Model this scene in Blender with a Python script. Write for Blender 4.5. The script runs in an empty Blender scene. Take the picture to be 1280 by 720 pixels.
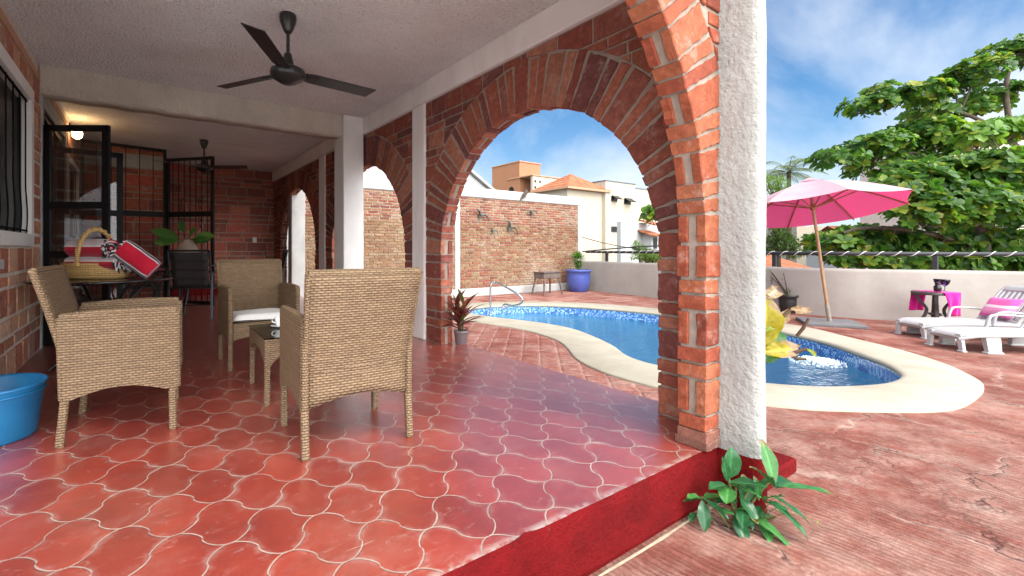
import bpy, math, random
from mathutils import Vector, Matrix, noise
from mathutils.geometry import tessellate_polygon
random.seed(7)
R_ = math.radians
sc = bpy.context.scene
COL = sc.collection

# ------------------------------------------------------------------ camera, world, sun, exposure
cam_d = bpy.data.cameras.new('camera'); cam = bpy.data.objects.new('camera', cam_d); COL.objects.link(cam)
cam.location = (0, 0, 1.0); cam.rotation_euler = (R_(90), 0, R_(-33.4))
cam_d.sensor_width = 36; cam_d.lens = 36 * 565 / 1280
cam_d.shift_x = 90 / 1280; cam_d.shift_y = -48 / 1280
cam_d.clip_start = .02; cam_d.clip_end = 3000
sc.camera = cam
SUN_EL, SUN_AZ = 50.0, 172.0          # azimuth measured clockwise from +Y
SKY_STRENGTH, SUN_STRENGTH, EXPOSURE = .042, .55, 2.3
SKYLOC = (7.7, 2.5, 5.1)
wd = bpy.data.worlds.new('World'); sc.world = wd; wd.use_nodes = True
wn = wd.node_tree; wn.nodes.clear()
def _w(t): return wn.nodes.new(t)
sky = _w('ShaderNodeTexSky'); sky.sky_type = 'NISHITA'; sky.sun_disc = False
sky.sun_elevation = R_(SUN_EL); sky.sun_rotation = R_(SUN_AZ); sky.air_density = 1.0; sky.dust_density = .15; sky.ozone_density = 2.5
tcw = _w('ShaderNodeTexCoord'); mpw = _w('ShaderNodeMapping'); mpw.inputs['Scale'].default_value = (1, 1, 1.35); mpw.inputs['Rotation'].default_value = (.2, .3, .9); mpw.inputs['Location'].default_value = SKYLOC
nzw = _w('ShaderNodeTexNoise'); nzw.inputs['Scale'].default_value = 1.9; nzw.inputs['Detail'].default_value = 9; nzw.inputs['Roughness'].default_value = .56; nzw.inputs['Distortion'].default_value = .35
rpw = _w('ShaderNodeMapRange'); rpw.inputs[1].default_value = .41; rpw.inputs[2].default_value = .68; rpw.inputs[3].default_value = .0; rpw.inputs[4].default_value = .92
mxw = _w('ShaderNodeMix'); mxw.data_type = 'RGBA'; hzw = _w('ShaderNodeMix'); hzw.data_type = 'RGBA'; hzw.inputs[7].default_value = (2.6, 3.75, 5.2, 1); spw = _w('ShaderNodeSeparateXYZ'); hmw = _w('ShaderNodeMapRange'); hmw.interpolation_type = 'SMOOTHSTEP'; hmw.inputs[1].default_value = .42; hmw.inputs[2].default_value = .02; hmw.inputs[3].default_value = .0; hmw.inputs[4].default_value = .5
CLOUD = (5.4, 5.7, 6.1, 1); FILL_BANK = (28, 28.3, 28.6, 1)
mxw.inputs[7].default_value = CLOUD
bgw = _w('ShaderNodeBackground'); bgw.inputs[1].default_value = SKY_STRENGTH; ow = _w('ShaderNodeOutputWorld')
L = wn.links.new
L(tcw.outputs['Generated'], mpw.inputs[0]); L(mpw.outputs[0], nzw.inputs[0]); L(nzw.outputs[0], rpw.inputs[0])
hsw = _w('ShaderNodeHueSaturation'); hsw.inputs['Saturation'].default_value = 1.38; hsw.inputs['Value'].default_value = .78
L(sky.outputs[0], hsw.inputs['Color']); L(rpw.outputs[0], mxw.inputs[0]); L(tcw.outputs['Generated'], spw.inputs[0]); L(spw.outputs[2], hmw.inputs[0]); L(hmw.outputs[0], hzw.inputs[0]); L(hsw.outputs[0], hzw.inputs[6]); L(hzw.outputs[2], mxw.inputs[6]); # bright cloud bank added out of view to light the patio interior
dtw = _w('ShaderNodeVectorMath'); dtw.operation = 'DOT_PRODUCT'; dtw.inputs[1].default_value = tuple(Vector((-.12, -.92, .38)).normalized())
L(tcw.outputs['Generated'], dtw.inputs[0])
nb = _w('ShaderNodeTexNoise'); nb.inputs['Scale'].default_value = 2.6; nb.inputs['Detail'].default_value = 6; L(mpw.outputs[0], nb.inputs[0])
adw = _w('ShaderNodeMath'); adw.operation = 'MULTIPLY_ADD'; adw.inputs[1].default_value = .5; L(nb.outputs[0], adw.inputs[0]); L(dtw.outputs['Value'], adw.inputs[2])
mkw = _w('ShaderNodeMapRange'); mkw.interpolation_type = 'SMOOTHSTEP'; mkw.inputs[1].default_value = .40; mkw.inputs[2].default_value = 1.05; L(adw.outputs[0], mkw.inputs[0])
mxb = _w('ShaderNodeMix'); mxb.data_type = 'RGBA'; mxb.inputs[7].default_value = FILL_BANK; L(mkw.outputs[0], mxb.inputs[0]); L(mxw.outputs[2], mxb.inputs[6])
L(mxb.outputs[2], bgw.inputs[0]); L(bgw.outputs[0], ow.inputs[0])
sl = bpy.data.lights.new('sun', 'SUN'); sl.energy = SUN_STRENGTH; sl.angle = R_(25); sl.color = (1, .95, .88)
so = bpy.data.objects.new('sun', sl); COL.objects.link(so); so.location = (0, -10, 20)
_sd = Vector((math.sin(R_(SUN_AZ)) * math.cos(R_(SUN_EL)), math.cos(R_(SUN_AZ)) * math.cos(R_(SUN_EL)), math.sin(R_(SUN_EL))))
so.rotation_euler = (-_sd).to_track_quat('-Z', 'Y').to_euler()
sc.view_settings.view_transform = 'Standard'; sc.view_settings.look = 'None'; sc.view_settings.gamma = 1; sc.view_settings.use_curve_mapping = False
sc.view_settings.exposure = EXPOSURE
sc.render.engine = 'CYCLES'
cy = sc.cycles
cy.max_bounces = 14; cy.diffuse_bounces = 8; cy.glossy_bounces = 4; cy.transmission_bounces = 6; cy.transparent_max_bounces = 16
cy.caustics_reflective = True; cy.blur_glossy = .5; cy.caustics_refractive = False; cy.sample_clamp_indirect = 8
cy.use_denoising = True
try: cy.denoiser = 'OPENIMAGEDENOISE'
except Exception: pass

# ------------------------------------------------------------------ mesh builder
V3 = Vector
class MB:
    def __init__(s): s.v, s.f, s.m, s.c, s.s, s.T = [], [], [], [], [], Matrix.Identity(4)
    def add(s, verts, faces, mat=0, col=(1, 1, 1), smooth=False):
        o = len(s.v)
        for p in verts: s.v.append(s.T @ Vector(p))
        for f in faces:
            s.f.append([i + o for i in f]); s.m.append(mat); s.c.append(col); s.s.append(smooth)
        return s
    def box(s, lo, hi, bev=0, mat=0, col=(1, 1, 1), T=None):
        x0, y0, z0 = lo; x1, y1, z1 = hi
        if x0 > x1: x0, x1 = x1, x0
        if y0 > y1: y0, y1 = y1, y0
        if z0 > z1: z0, z1 = z1, z0
        b = min(bev, (x1 - x0) * .45, (y1 - y0) * .45, (z1 - z0) * .45)
        X, Y, Z = (x0, x1), (y0, y1), (z0, z1)
        if b <= 0:
            vs = [(X[i], Y[j], Z[k]) for i in (0, 1) for j in (0, 1) for k in (0, 1)]
            fs = [(0, 1, 3, 2), (4, 6, 7, 5), (0, 4, 5, 1), (2, 3, 7, 6), (0, 2, 6, 4), (1, 5, 7, 3)]
        else:
            vs = []; ix = {}
            for i in (0, 1):
                for j in (0, 1):
                    for k in (0, 1):
                        sx, sy, sz = (1 - 2 * i) * b, (1 - 2 * j) * b, (1 - 2 * k) * b
                        for a, p in enumerate(((X[i], Y[j] + sy, Z[k] + sz), (X[i] + sx, Y[j], Z[k] + sz), (X[i] + sx, Y[j] + sy, Z[k]))):
                            ix[(i, j, k, a)] = len(vs); vs.append(p)
            fs = []
            for a in range(3):
                for sgn in (0, 1):
                    q = []
                    for (u, w) in ((0, 0), (1, 0), (1, 1), (0, 1)):
                        t = [0, 0, 0]; t[a] = sgn; t[(a + 1) % 3] = u; t[(a + 2) % 3] = w
                        q.append(ix[(t[0], t[1], t[2], a)])
                    fs.append(q if sgn else q[::-1])
            for a in range(3):
                b1, b2 = (a + 1) % 3, (a + 2) % 3
                for p1 in (0, 1):
                    for p2 in (0, 1):
                        t0 = [0, 0, 0]; t1 = [0, 0, 0]; t1[a] = 1
                        for t in (t0, t1): t[b1] = p1; t[b2] = p2
                        q = [ix[(*t0, b1)], ix[(*t1, b1)], ix[(*t1, b2)], ix[(*t0, b2)]]
                        fs.append(q if (p1 ^ p2) else q[::-1])
            for i in (0, 1):
                for j in (0, 1):
                    for k in (0, 1):
                        q = [ix[(i, j, k, 0)], ix[(i, j, k, 1)], ix[(i, j, k, 2)]]
                        fs.append(q if (i + j + k) % 2 else q[::-1])
        if T is not None: vs = [T @ Vector(p) for p in vs]
        return s.add(vs, fs, mat, col)
    def bar(s, a, b, w, h, up=(0, 0, 1), bev=0, mat=0, col=(1, 1, 1)):
        a, b = Vector(a), Vector(b); d = (b - a); Ln = d.length
        if Ln < 1e-6: return s
        d /= Ln; up = Vector(up)
        if abs(d.dot(up)) > .98: up = Vector((1, 0, 0))
        x = up.cross(d).normalized(); z = d.cross(x)
        T = Matrix((( x.x, d.x, z.x, a.x), (x.y, d.y, z.y, a.y), (x.z, d.z, z.z, a.z), (0, 0, 0, 1)))
        return s.box((-w / 2, 0, -h / 2), (w / 2, Ln, h / 2), bev, mat, col, T)
    def tube(s, pts, r, seg=8, mat=0, col=(1, 1, 1), caps=True, smooth=True, flat=1.0):
        pts = [Vector(p) for p in pts]; n = len(pts)
        rs = list(r) if isinstance(r, (list, tuple)) else [r] * n
        tan = [((pts[min(i + 1, n - 1)] - pts[max(i - 1, 0)]) or Vector((0, 0, 1))).normalized() for i in range(n)]
        t0 = tan[0]; nr = t0.cross(Vector((0, 0, 1)))
        if nr.length < .05: nr = t0.cross(Vector((1, 0, 0)))
        nr.normalize(); vs = []; fs = []
        for i in range(n):
            if i:
                nr = nr - tan[i] * nr.dot(tan[i])
                if nr.length < 1e-4: nr = tan[i].orthogonal()
                nr.normalize()
            bn = tan[i].cross(nr)
            for k in range(seg):
                a = 2 * math.pi * k / seg
                vs.append(pts[i] + nr * math.cos(a) * rs[i] + bn * math.sin(a) * rs[i] * flat)
        for i in range(n - 1):
            for k in range(seg):
                k2 = (k + 1) % seg
                fs.append((i * seg + k, i * seg + k2, (i + 1) * seg + k2, (i + 1) * seg + k))
        s.add(vs, fs, mat, col, smooth)
        if caps: s.add(vs[:seg], [tuple(range(seg))[::-1]], mat, col); s.add(vs[-seg:], [tuple(range(seg))], mat, col)
        return s
    def lathe(s, prof, seg=24, c=(0, 0, 0), mat=0, col=(1, 1, 1), smooth=True):
        vs = []; fs = []; n = len(prof)
        for (r, z) in prof:
            for k in range(seg):
                a = 2 * math.pi * k / seg
                vs.append((c[0] + r * math.cos(a), c[1] + r * math.sin(a), c[2] + z))
        for i in range(n - 1):
            for k in range(seg):
                k2 = (k + 1) % seg
                fs.append((i * seg + k, i * seg + k2, (i + 1) * seg + k2, (i + 1) * seg + k))
        fs.append(tuple(range(seg))[::-1]); fs.append(tuple((n - 1) * seg + k for k in range(seg)))
        return s.add(vs, fs, mat, col, smooth)
    def prism(s, poly, fn, w0, w1, mat=0, col=(1, 1, 1), ch=0, jit=0):
        # convex polygon in (u, z) extruded along w, chamfered at the w0 side by ch
        n = len(poly); cx = sum(p[0] for p in poly) / n; cz = sum(p[1] for p in poly) / n
        def ins(p, k):
            d = math.hypot(p[0] - cx, p[1] - cz) or 1; t = min(k * 1.4 / d, .45); return (p[0] + (cx - p[0]) * t, p[1] + (cz - p[1]) * t)
        if jit: poly = [(p[0] + random.uniform(-jit, jit), p[1] + random.uniform(-jit, jit)) for p in poly]
        sg = 1 if w1 > w0 else -1
        rings = [([ins(p, ch) for p in poly], w0), (poly, w0 + ch * sg), (poly, w1 - ch * sg), ([ins(p, ch) for p in poly], w1)] if ch else [(poly, w0), (poly, w1)]
        vs = []; fs = []
        for pl, w in rings:
            for p in pl: vs.append(fn(p[0], p[1], w))
        k = len(rings)
        for i in range(k - 1):
            for j in range(n):
                j2 = (j + 1) % n
                fs.append((i * n + j, i * n + j2, (i + 1) * n + j2, (i + 1) * n + j))
        fs.append(tuple(range(n))[::-1]); fs.append(tuple((k - 1) * n + j for j in range(n)))
        return s.add(vs, fs, mat, col)
    def grid(s, nu, nv, fn, mat=0, col=(1, 1, 1), smooth=True, closed_u=False):
        vs = [fn(i / nu, j / nv) for j in range(nv + 1) for i in range(nu + 1)]
        fs = [(j * (nu + 1) + i, j * (nu + 1) + i + 1, (j + 1) * (nu + 1) + i + 1, (j + 1) * (nu + 1) + i) for j in range(nv) for i in range(nu)]
        return s.add(vs, fs, mat, col, smooth)
    def blade(s, base, d, nrm, Ln, W, droop=.3, n=6, col=(1, 1, 1), fold=.25, shape='oval', mat=0, wave=0, twist=0):
        # a leaf: midrib strip with two halves, bending away from nrm
        base, d, nrm = Vector(base), Vector(d).normalized(), Vector(nrm)
        nrm = (nrm - d * nrm.dot(d))
        nrm = nrm.normalized() if nrm.length > 1e-4 else d.orthogonal().normalized()
        sd = d.cross(nrm); p = base.copy(); vs = []; fs = []
        ph = random.uniform(0, 6)
        for i in range(n + 1):
            t = i / n
            if shape == 'oval': w = math.sin(math.pi * min(1, t * .96 + .02)) ** .75
            elif shape == 'obov': w = (math.sin(math.pi * t ** 1.5) ** .8) if 0 < t < 1 else .02
            elif shape == 'lance': w = math.sin(math.pi * (t ** .75)) ** .9 if 0 < t < 1 else .02
            else: w = (1 - t) ** .6 if t < 1 else 0.01
            w = max(w, .03) * W * .5
            a = -droop * t
            dd = d * math.cos(a) + nrm * math.sin(a); nn = nrm * math.cos(a) - d * math.sin(a)
            s2 = sd * math.cos(twist * t) + nn * math.sin(twist * t)
            wv = wave * math.sin(ph + t * 14)
            vs += [p + s2 * w + nn * (fold * w + wv), p.copy(), p - s2 * w + nn * (fold * w - wv)]
            p = p + dd * (Ln / n)
        for i in range(n):
            a = i * 3
            fs += [(a, a + 1, a + 4, a + 3), (a + 1, a + 2, a + 5, a + 4)]
        return s.add(vs, fs, mat, col, True)
    def bigleaf(s, base, d, nrm, Ln, W, droop=.3, col=(.1, .2, .05), mid=None, tip=None, dry=.0, nv=14, nu=8, rib=.004, wave=0., fold=.2, pw=.8, curl=0):
        # a broad leaf as a grid: pale midrib, side-vein corrugation, dry tip and margin coloured per face
        base, d, nrm = Vector(base), Vector(d).normalized(), Vector(nrm); nrm = nrm - d * nrm.dot(d)
        nrm = nrm.normalized() if nrm.length > 1e-4 else d.orthogonal().normalized(); sd = d.cross(nrm); p = base.copy(); vs = []; ph = random.uniform(0, 6)
        for j in range(nv + 1):
            t = j / nv; w = max(math.sin(math.pi * min(1, t * .95 + .03)) ** pw, .03) * W * .5; a = -droop * t - curl * max(0, t - .6) * 2.5
            dd = d * math.cos(a) + nrm * math.sin(a); nn = nrm * math.cos(a) - d * math.sin(a)
            for i in range(nu + 1):
                u = i / nu * 2 - 1; au = abs(u)
                h = fold * w * au ** 1.3 + rib * math.sin((t + au * .18) * 34) * min(1, au * 3) + wave * au * au * math.sin(ph + t * 13 + (2 if u < 0 else 0))
                vs.append(p + sd * (u * w) + nn * h)
            p = p + dd * (Ln / nv)
        o = len(s.v)
        for v in vs: s.v.append(s.T @ v)
        for j in range(nv):
            for i in range(nu):
                t = (j + .5) / nv; u = abs((i + .5) / nu * 2 - 1); a = o + j * (nu + 1) + i; k = random.uniform(.88, 1.12)
                c = mid if (mid and u < 1.2 / nu) else col
                if tip and (t + u * u * dry * .8 + random.uniform(-.08, .08)) > 1 - dry: c = tip
                s.f.append([a, a + 1, a + nu + 2, a + nu + 1]); s.m.append(0); s.c.append(tuple(x * k for x in c)); s.s.append(True)
        return s
    def build(s, name, mats, parent=None, world=True, loc=None):
        me = bpy.data.meshes.new(name); off = Vector((0, 0, 0))
        if parent is not None and world:
            off = parent.location.copy()
            q = parent.parent
            while q is not None: off += q.location; q = q.parent
        elif loc is not None: off = Vector(loc)
        me.from_pydata([v - off for v in s.v], [], s.f)
        mats = mats if isinstance(mats, (list, tuple)) else [mats]
        for m in mats: me.materials.append(m)
        me.polygons.foreach_set('material_index', s.m); me.polygons.foreach_set('use_smooth', s.s)
        ca = me.color_attributes.new('Col', 'FLOAT_COLOR', 'CORNER'); uv = me.uv_layers.new(name='UVMap')
        cols = []; uvs = []
        for p, c in zip(me.polygons, s.c):
            nx, ny, nz = p.normal
            h = math.hypot(nx, ny)
            for vi in p.vertices:
                cols += [c[0], c[1], c[2], 1]
                q = me.vertices[vi].co
                if abs(nz) > .75 or h < 1e-6: uvs += [q.x, q.y]
                else: uvs += [(-ny * q.x + nx * q.y) / h, q.z / max(h, .3)]
        ca.data.foreach_set('color', cols); uv.data.foreach_set('uv', uvs)
        me.update()
        o = bpy.data.objects.new(name, me); COL.objects.link(o)
        if parent is not None: o.parent = parent
        elif loc is not None: o.location = loc
        return o

def tag(o, label=None, cat=None, group=None, kind=None):
    if label: o['label'] = label
    if cat: o['category'] = cat
    if group: o['group'] = group
    if kind: o['kind'] = kind
    elif cat: o['kind'] = 'thing'
    return o
def thing(name, label, cat, loc=(0, 0, 0), rz=0, group=None):
    o = bpy.data.objects.new(name, None); COL.objects.link(o); o.empty_display_size = .2
    o.location = loc; o.rotation_euler = (0, 0, rz)
    return tag(o, label, cat, group)
KIDS = {}
def copy_tree(o, parent=None):
    c = o.copy(); COL.objects.link(c)
    if parent is not None: c.parent = parent
    for ch in list(o.children): copy_tree(ch, c)
    return c
# image ray -> world point at depth d (used only to read sizes off the photograph)
_TH = R_(33.4); _FW = (math.sin(_TH), math.cos(_TH)); _RT = (math.cos(_TH), -math.sin(_TH))
def wp(px, py, d):
    a = (px - 550) / 565 * d
    return Vector((d * _FW[0] + a * _RT[0], d * _FW[1] + a * _RT[1], 1 - (py - 312) / 565 * d))
def gp(px, py, z=0.): return wp(px, py, 565 * (1 - z) / (py - 312))
def smooth_closed(pts, n=6):
    out = []; k = len(pts)
    for i in range(k):
        p0, p1, p2, p3 = (Vector(pts[(i + j - 1) % k]) for j in range(4))
        for t in range(n):
            t /= n
            out.append(.5 * ((2 * p1) + (p2 - p0) * t + (2 * p0 - 5 * p1 + 4 * p2 - p3) * t * t + (3 * p1 - p0 - 3 * p2 + p3) * t ** 3))
    return out
def smooth_open(pts, n=6):
    pts = [Vector(p) for p in pts]; pts = [pts[0] * 2 - pts[1]] + pts + [pts[-1] * 2 - pts[-2]]; out = []
    for i in range(1, len(pts) - 2):
        p0, p1, p2, p3 = pts[i - 1:i + 3]
        for t in range(n):
            t /= n
            out.append(.5 * ((2 * p1) + (p2 - p0) * t + (2 * p0 - 5 * p1 + 4 * p2 - p3) * t * t + (3 * p1 - p0 - 3 * p2 + p3) * t ** 3))
    return out + [pts[-2]]

# ------------------------------------------------------------------ materials
class N:
    def __init__(s, name):
        s.mat = bpy.data.materials.new(name); s.mat.use_nodes = True; s.t = s.mat.node_tree; s.t.nodes.clear()
        s.out = s.t.nodes.new('ShaderNodeOutputMaterial'); s.b = s.t.nodes.new('ShaderNodeBsdfPrincipled')
        s.t.links.new(s.b.outputs[0], s.out.inputs[0]); s.tc = None
    def n(s, t, **kw):
        o = s.t.nodes.new(t)
        for k, v in kw.items(): setattr(o, k, v)
        return o
    def lk(s, a, b):
        if hasattr(a, 'is_output') or hasattr(a, 'links'): s.t.links.new(a, b)
        else: b.default_value = a
    def co(s, kind='Object'):
        if not s.tc: s.tc = s.n('ShaderNodeTexCoord')
        return s.tc.outputs[kind]
    def math(s, op, a, b=0., c=None, clamp=False):
        o = s.n('ShaderNodeMath', operation=op); o.use_clamp = clamp
        s.lk(a, o.inputs[0]); s.lk(b, o.inputs[1])
        if c is not None: s.lk(c, o.inputs[2])
        return o.outputs[0]
    def mapping(s, co, scale=(1, 1, 1), rot=(0, 0, 0), loc=(0, 0, 0)):
        o = s.n('ShaderNodeMapping'); s.lk(co, o.inputs[0]); o.inputs['Scale'].default_value = scale; o.inputs['Rotation'].default_value = rot; o.inputs['Location'].default_value = loc
        return o.outputs[0]
    def noise(s, scale=5, detail=4, rough=.55, co=None, dist=0, color=False):
        o = s.n('ShaderNodeTexNoise'); s.lk(co if co is not None else s.co(), o.inputs['Vector'])
        o.inputs['Scale'].default_value = scale; o.inputs['Detail'].default_value = detail; o.inputs['Roughness'].default_value = rough; o.inputs['Distortion'].default_value = dist
        return o.outputs[1 if color else 0]
    def voro(s, scale=5, feature='F1', co=None, out='Distance', rnd=1):
        o = s.n('ShaderNodeTexVoronoi', feature=feature); s.lk(co if co is not None else s.co(), o.inputs['Vector']); o.inputs['Scale'].default_value = scale; o.inputs['Randomness'].default_value = rnd
        return o.outputs[out]
    def wave(s, scale, dist, co=None, detail=2, dscale=1, axis='X'):
        o = s.n('ShaderNodeTexWave', wave_type='BANDS', bands_direction=axis); s.lk(co if co is not None else s.co(), o.inputs['Vector'])
        o.inputs['Scale'].default_value = scale; o.inputs['Distortion'].default_value = dist; o.inputs['Detail'].default_value = detail; o.inputs['Detail Scale'].default_value = dscale
        return o.outputs['Fac']
    def mr(s, v, a, b, c=0., d=1., smooth=False):
        o = s.n('ShaderNodeMapRange'); o.clamp = True
        if smooth: o.interpolation_type = 'SMOOTHSTEP'
        s.lk(v, o.inputs[0])
        for i, x in enumerate((a, b, c, d)): s.lk(x, o.inputs[i + 1])
        return o.outputs[0]
    def mix(s, f, a, b, mode='MIX'):
        o = s.n('ShaderNodeMix', data_type='RGBA', blend_type=mode)
        s.lk(f, o.inputs[0])
        for x, i in ((a, 6), (b, 7)):
            if isinstance(x, tuple): o.inputs[i].default_value = (*x[:3], 1)
            else: s.lk(x, o.inputs[i])
        return o.outputs[2]
    def attr(s, name='Col'): return s.n('ShaderNodeAttribute', attribute_name=name).outputs[0]
    def sep(s, co):
        o = s.n('ShaderNodeSeparateXYZ'); s.lk(co, o.inputs[0]); return o.outputs
    def comb(s, x, y, z):
        o = s.n('ShaderNodeCombineXYZ')
        for v, i in ((x, 0), (y, 1), (z, 2)): s.lk(v, o.inputs[i])
        return o.outputs[0]
    def white(s, co, out='Value'):
        o = s.n('ShaderNodeTexWhiteNoise', noise_dimensions='3D'); s.lk(co, o.inputs['Vector']); return o.outputs[out]
    def bump(s, h, strength=.5, dist=.01, prev=None):
        o = s.n('ShaderNodeBump'); s.lk(h, o.inputs['Height']); o.inputs['Strength'].default_value = strength; o.inputs['Distance'].default_value = dist
        if prev is not None: s.lk(prev, o.inputs['Normal'])
        s.lk(o.outputs[0], s.b.inputs['Normal']); return o.outputs[0]
    def set(s, col=None, rough=None, metal=None, spec=None, trans=None, emit=None, est=None, coat=None, ior=None, alpha=None, sheen=None):
        b = s.b.inputs
        for v, k in ((rough, 'Roughness'), (metal, 'Metallic'), (spec, 'Specular IOR Level'), (trans, 'Transmission Weight'), (est, 'Emission Strength'), (coat, 'Coat Weight'), (ior, 'IOR'), (alpha, 'Alpha'), (sheen, 'Sheen Weight')):
            if v is not None: s.lk(v, b[k])
        for v, k in ((col, 'Base Color'), (emit, 'Emission Color')):
            if v is not None:
                if isinstance(v, tuple): b[k].default_value = (*v[:3], 1)
                else: s.lk(v, b[k])
        return s

def simple(name, col, rough=.6, col2=None, vs=6, bump=0, bs=60, bd=.004, metal=0, spec=.5, attr=False, rv=.1, coat=0):
    m = N(name)
    base = m.attr() if attr else col
    f = m.mr(m.noise(vs, 6, .6), .35, .68)
    if attr: c = m.mix(f, base, m.mix(1., base, (.72, .72, .72) if col2 is None else col2, 'MULTIPLY'))
    else: c = m.mix(f, col, col2 if col2 else tuple(x * .8 for x in col))
    m.set(c, m.math('ADD', rough - rv / 2, m.math('MULTIPLY', m.noise(vs * 3, 3), rv)), metal, spec, coat=coat)
    if bump: m.bump(m.noise(bs, 5, .6), bump, bd)
    return m.mat
M = {}
# bricks: colour comes per brick from the mesh; speckle, lime bloom and pitted faces are procedural
def brick_mat(name, pit=.75, bloom=.25, bs=90, patch=0):
    m = N(name); b = m.attr()
    c = m.mix(m.math('MULTIPLY', m.mr(m.noise(13, 9, .78), .38, .66), .7), b, m.mix(1., b, (.42, .36, .36), 'MULTIPLY')); c = m.mix(m.math('MULTIPLY', m.mr(m.noise(23, 5, .6), .52, .7), .5), c, m.mix(1., b, (1.5, 1.6, 1.6), 'MULTIPLY'))
    c = m.mix(m.math('MULTIPLY', m.mr(m.noise(6, 9, .75), .55, .66), bloom * 1.7), c, (.44, .35, .29))
    c = m.mix(m.math('MULTIPLY', m.mr(m.noise(150, 3, .5), .62, .72), .5), c, (.06, .03, .025))
    if patch: c = m.mix(m.math('MULTIPLY', m.mr(m.noise(.75, 6, .65), .52, .68), patch), c, (.50, .42, .32)); c = m.mix(m.math('MULTIPLY', m.mr(m.noise(1.1, 7, .7, m.mapping(m.co(), (1, 1, 2.2), (0, 0, 0), (3, 7, 1))), .54, .70), patch * .8), c, (.13, .085, .055))
    m.set(c, .82, spec=.25)
    h = m.math('ADD', m.noise(bs, 6, .65), m.math('MULTIPLY', m.noise(18, 4, .6), 1.4))
    m.bump(h, pit, .006); return m.mat
M['brick'] = brick_mat('brick_face')
M['garden_brick'] = brick_mat('weathered_brick', 1., .3, 60, .6)
def mortar_mat(name, c1, c2):
    m = N(name); m.set(m.mix(m.mr(m.noise(12, 6, .6), .35, .7), c1, c2), .9, spec=.2); m.bump(m.noise(70, 6, .7), .7, .008); return m.mat
M['mortar'] = mortar_mat('mortar', (.34, .275, .225), (.23, .175, .14))
M['garden_mortar'] = mortar_mat('old_mortar', (.36, .29, .21), (.22, .16, .11))
def plaster(name, c1, c2, bump=.4, bs=45, bd=.006, stain=(.35, .3, .25), sf=.18, rough=.8):
    m = N(name); c = m.mix(m.mr(m.noise(3, 6, .6), .35, .7), c1, c2)
    st = m.noise(1.4, 7, .65, m.mapping(m.co(), (3, 3, .5)))
    c = m.mix(m.math('MULTIPLY', m.mr(st, .5, .72), sf), c, stain)
    m.set(c, rough, spec=.3)
    m.bump(m.math('ADD', m.noise(bs, 5, .6), m.math('MULTIPLY', m.noise(bs * .3, 3), .6)), bump, bd); return m.mat
M['column'] = plaster('white_lime_plaster', (.37, .365, .345), (.29, .28, .26), .9, 36, .018)
M['beam'] = plaster('painted_beam', (.78, .73, .71), (.72, .66, .64), .25, 60)
M['parapet'] = plaster('cream_render', (.35, .32, .29), (.30, .27, .24), .3, 30, .006, (.33, .28, .24), .32)
M['cap'] = plaster('white_cap', (.46, .455, .44), (.36, .35, .335), .3, 30, .006, (.2, .17, .13), .3)
M['house_white'] = plaster('white_wall_paint', (.75, .75, .74), (.68, .68, .68), .1, 8)
def stucco():
    m = N('ceiling_stucco'); c = m.mix(m.mr(m.noise(1.6, 5, .6), .35, .7), (.88, .86, .85), (.80, .77, .76))
    c = m.mix(m.math('MULTIPLY', m.mr(m.noise(48, 3, .6), .58, .68), .5), c, (.34, .28, .25)); c = m.mix(m.math('MULTIPLY', m.mr(m.noise(.9, 6, .6), .54, .68), .3), c, (.50, .42, .37))
    m.set(c, .9, spec=.2); h = m.math('ADD', m.noise(34, 5, .7), m.math('MULTIPLY', m.voro(44), .7)); m.bump(h, 1., .034); return m.mat
M['stucco'] = stucco()
M['beam_rough'] = plaster('rough_plaster', (.56, .505, .43), (.44, .39, .325), .95, 32, .022)

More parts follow.
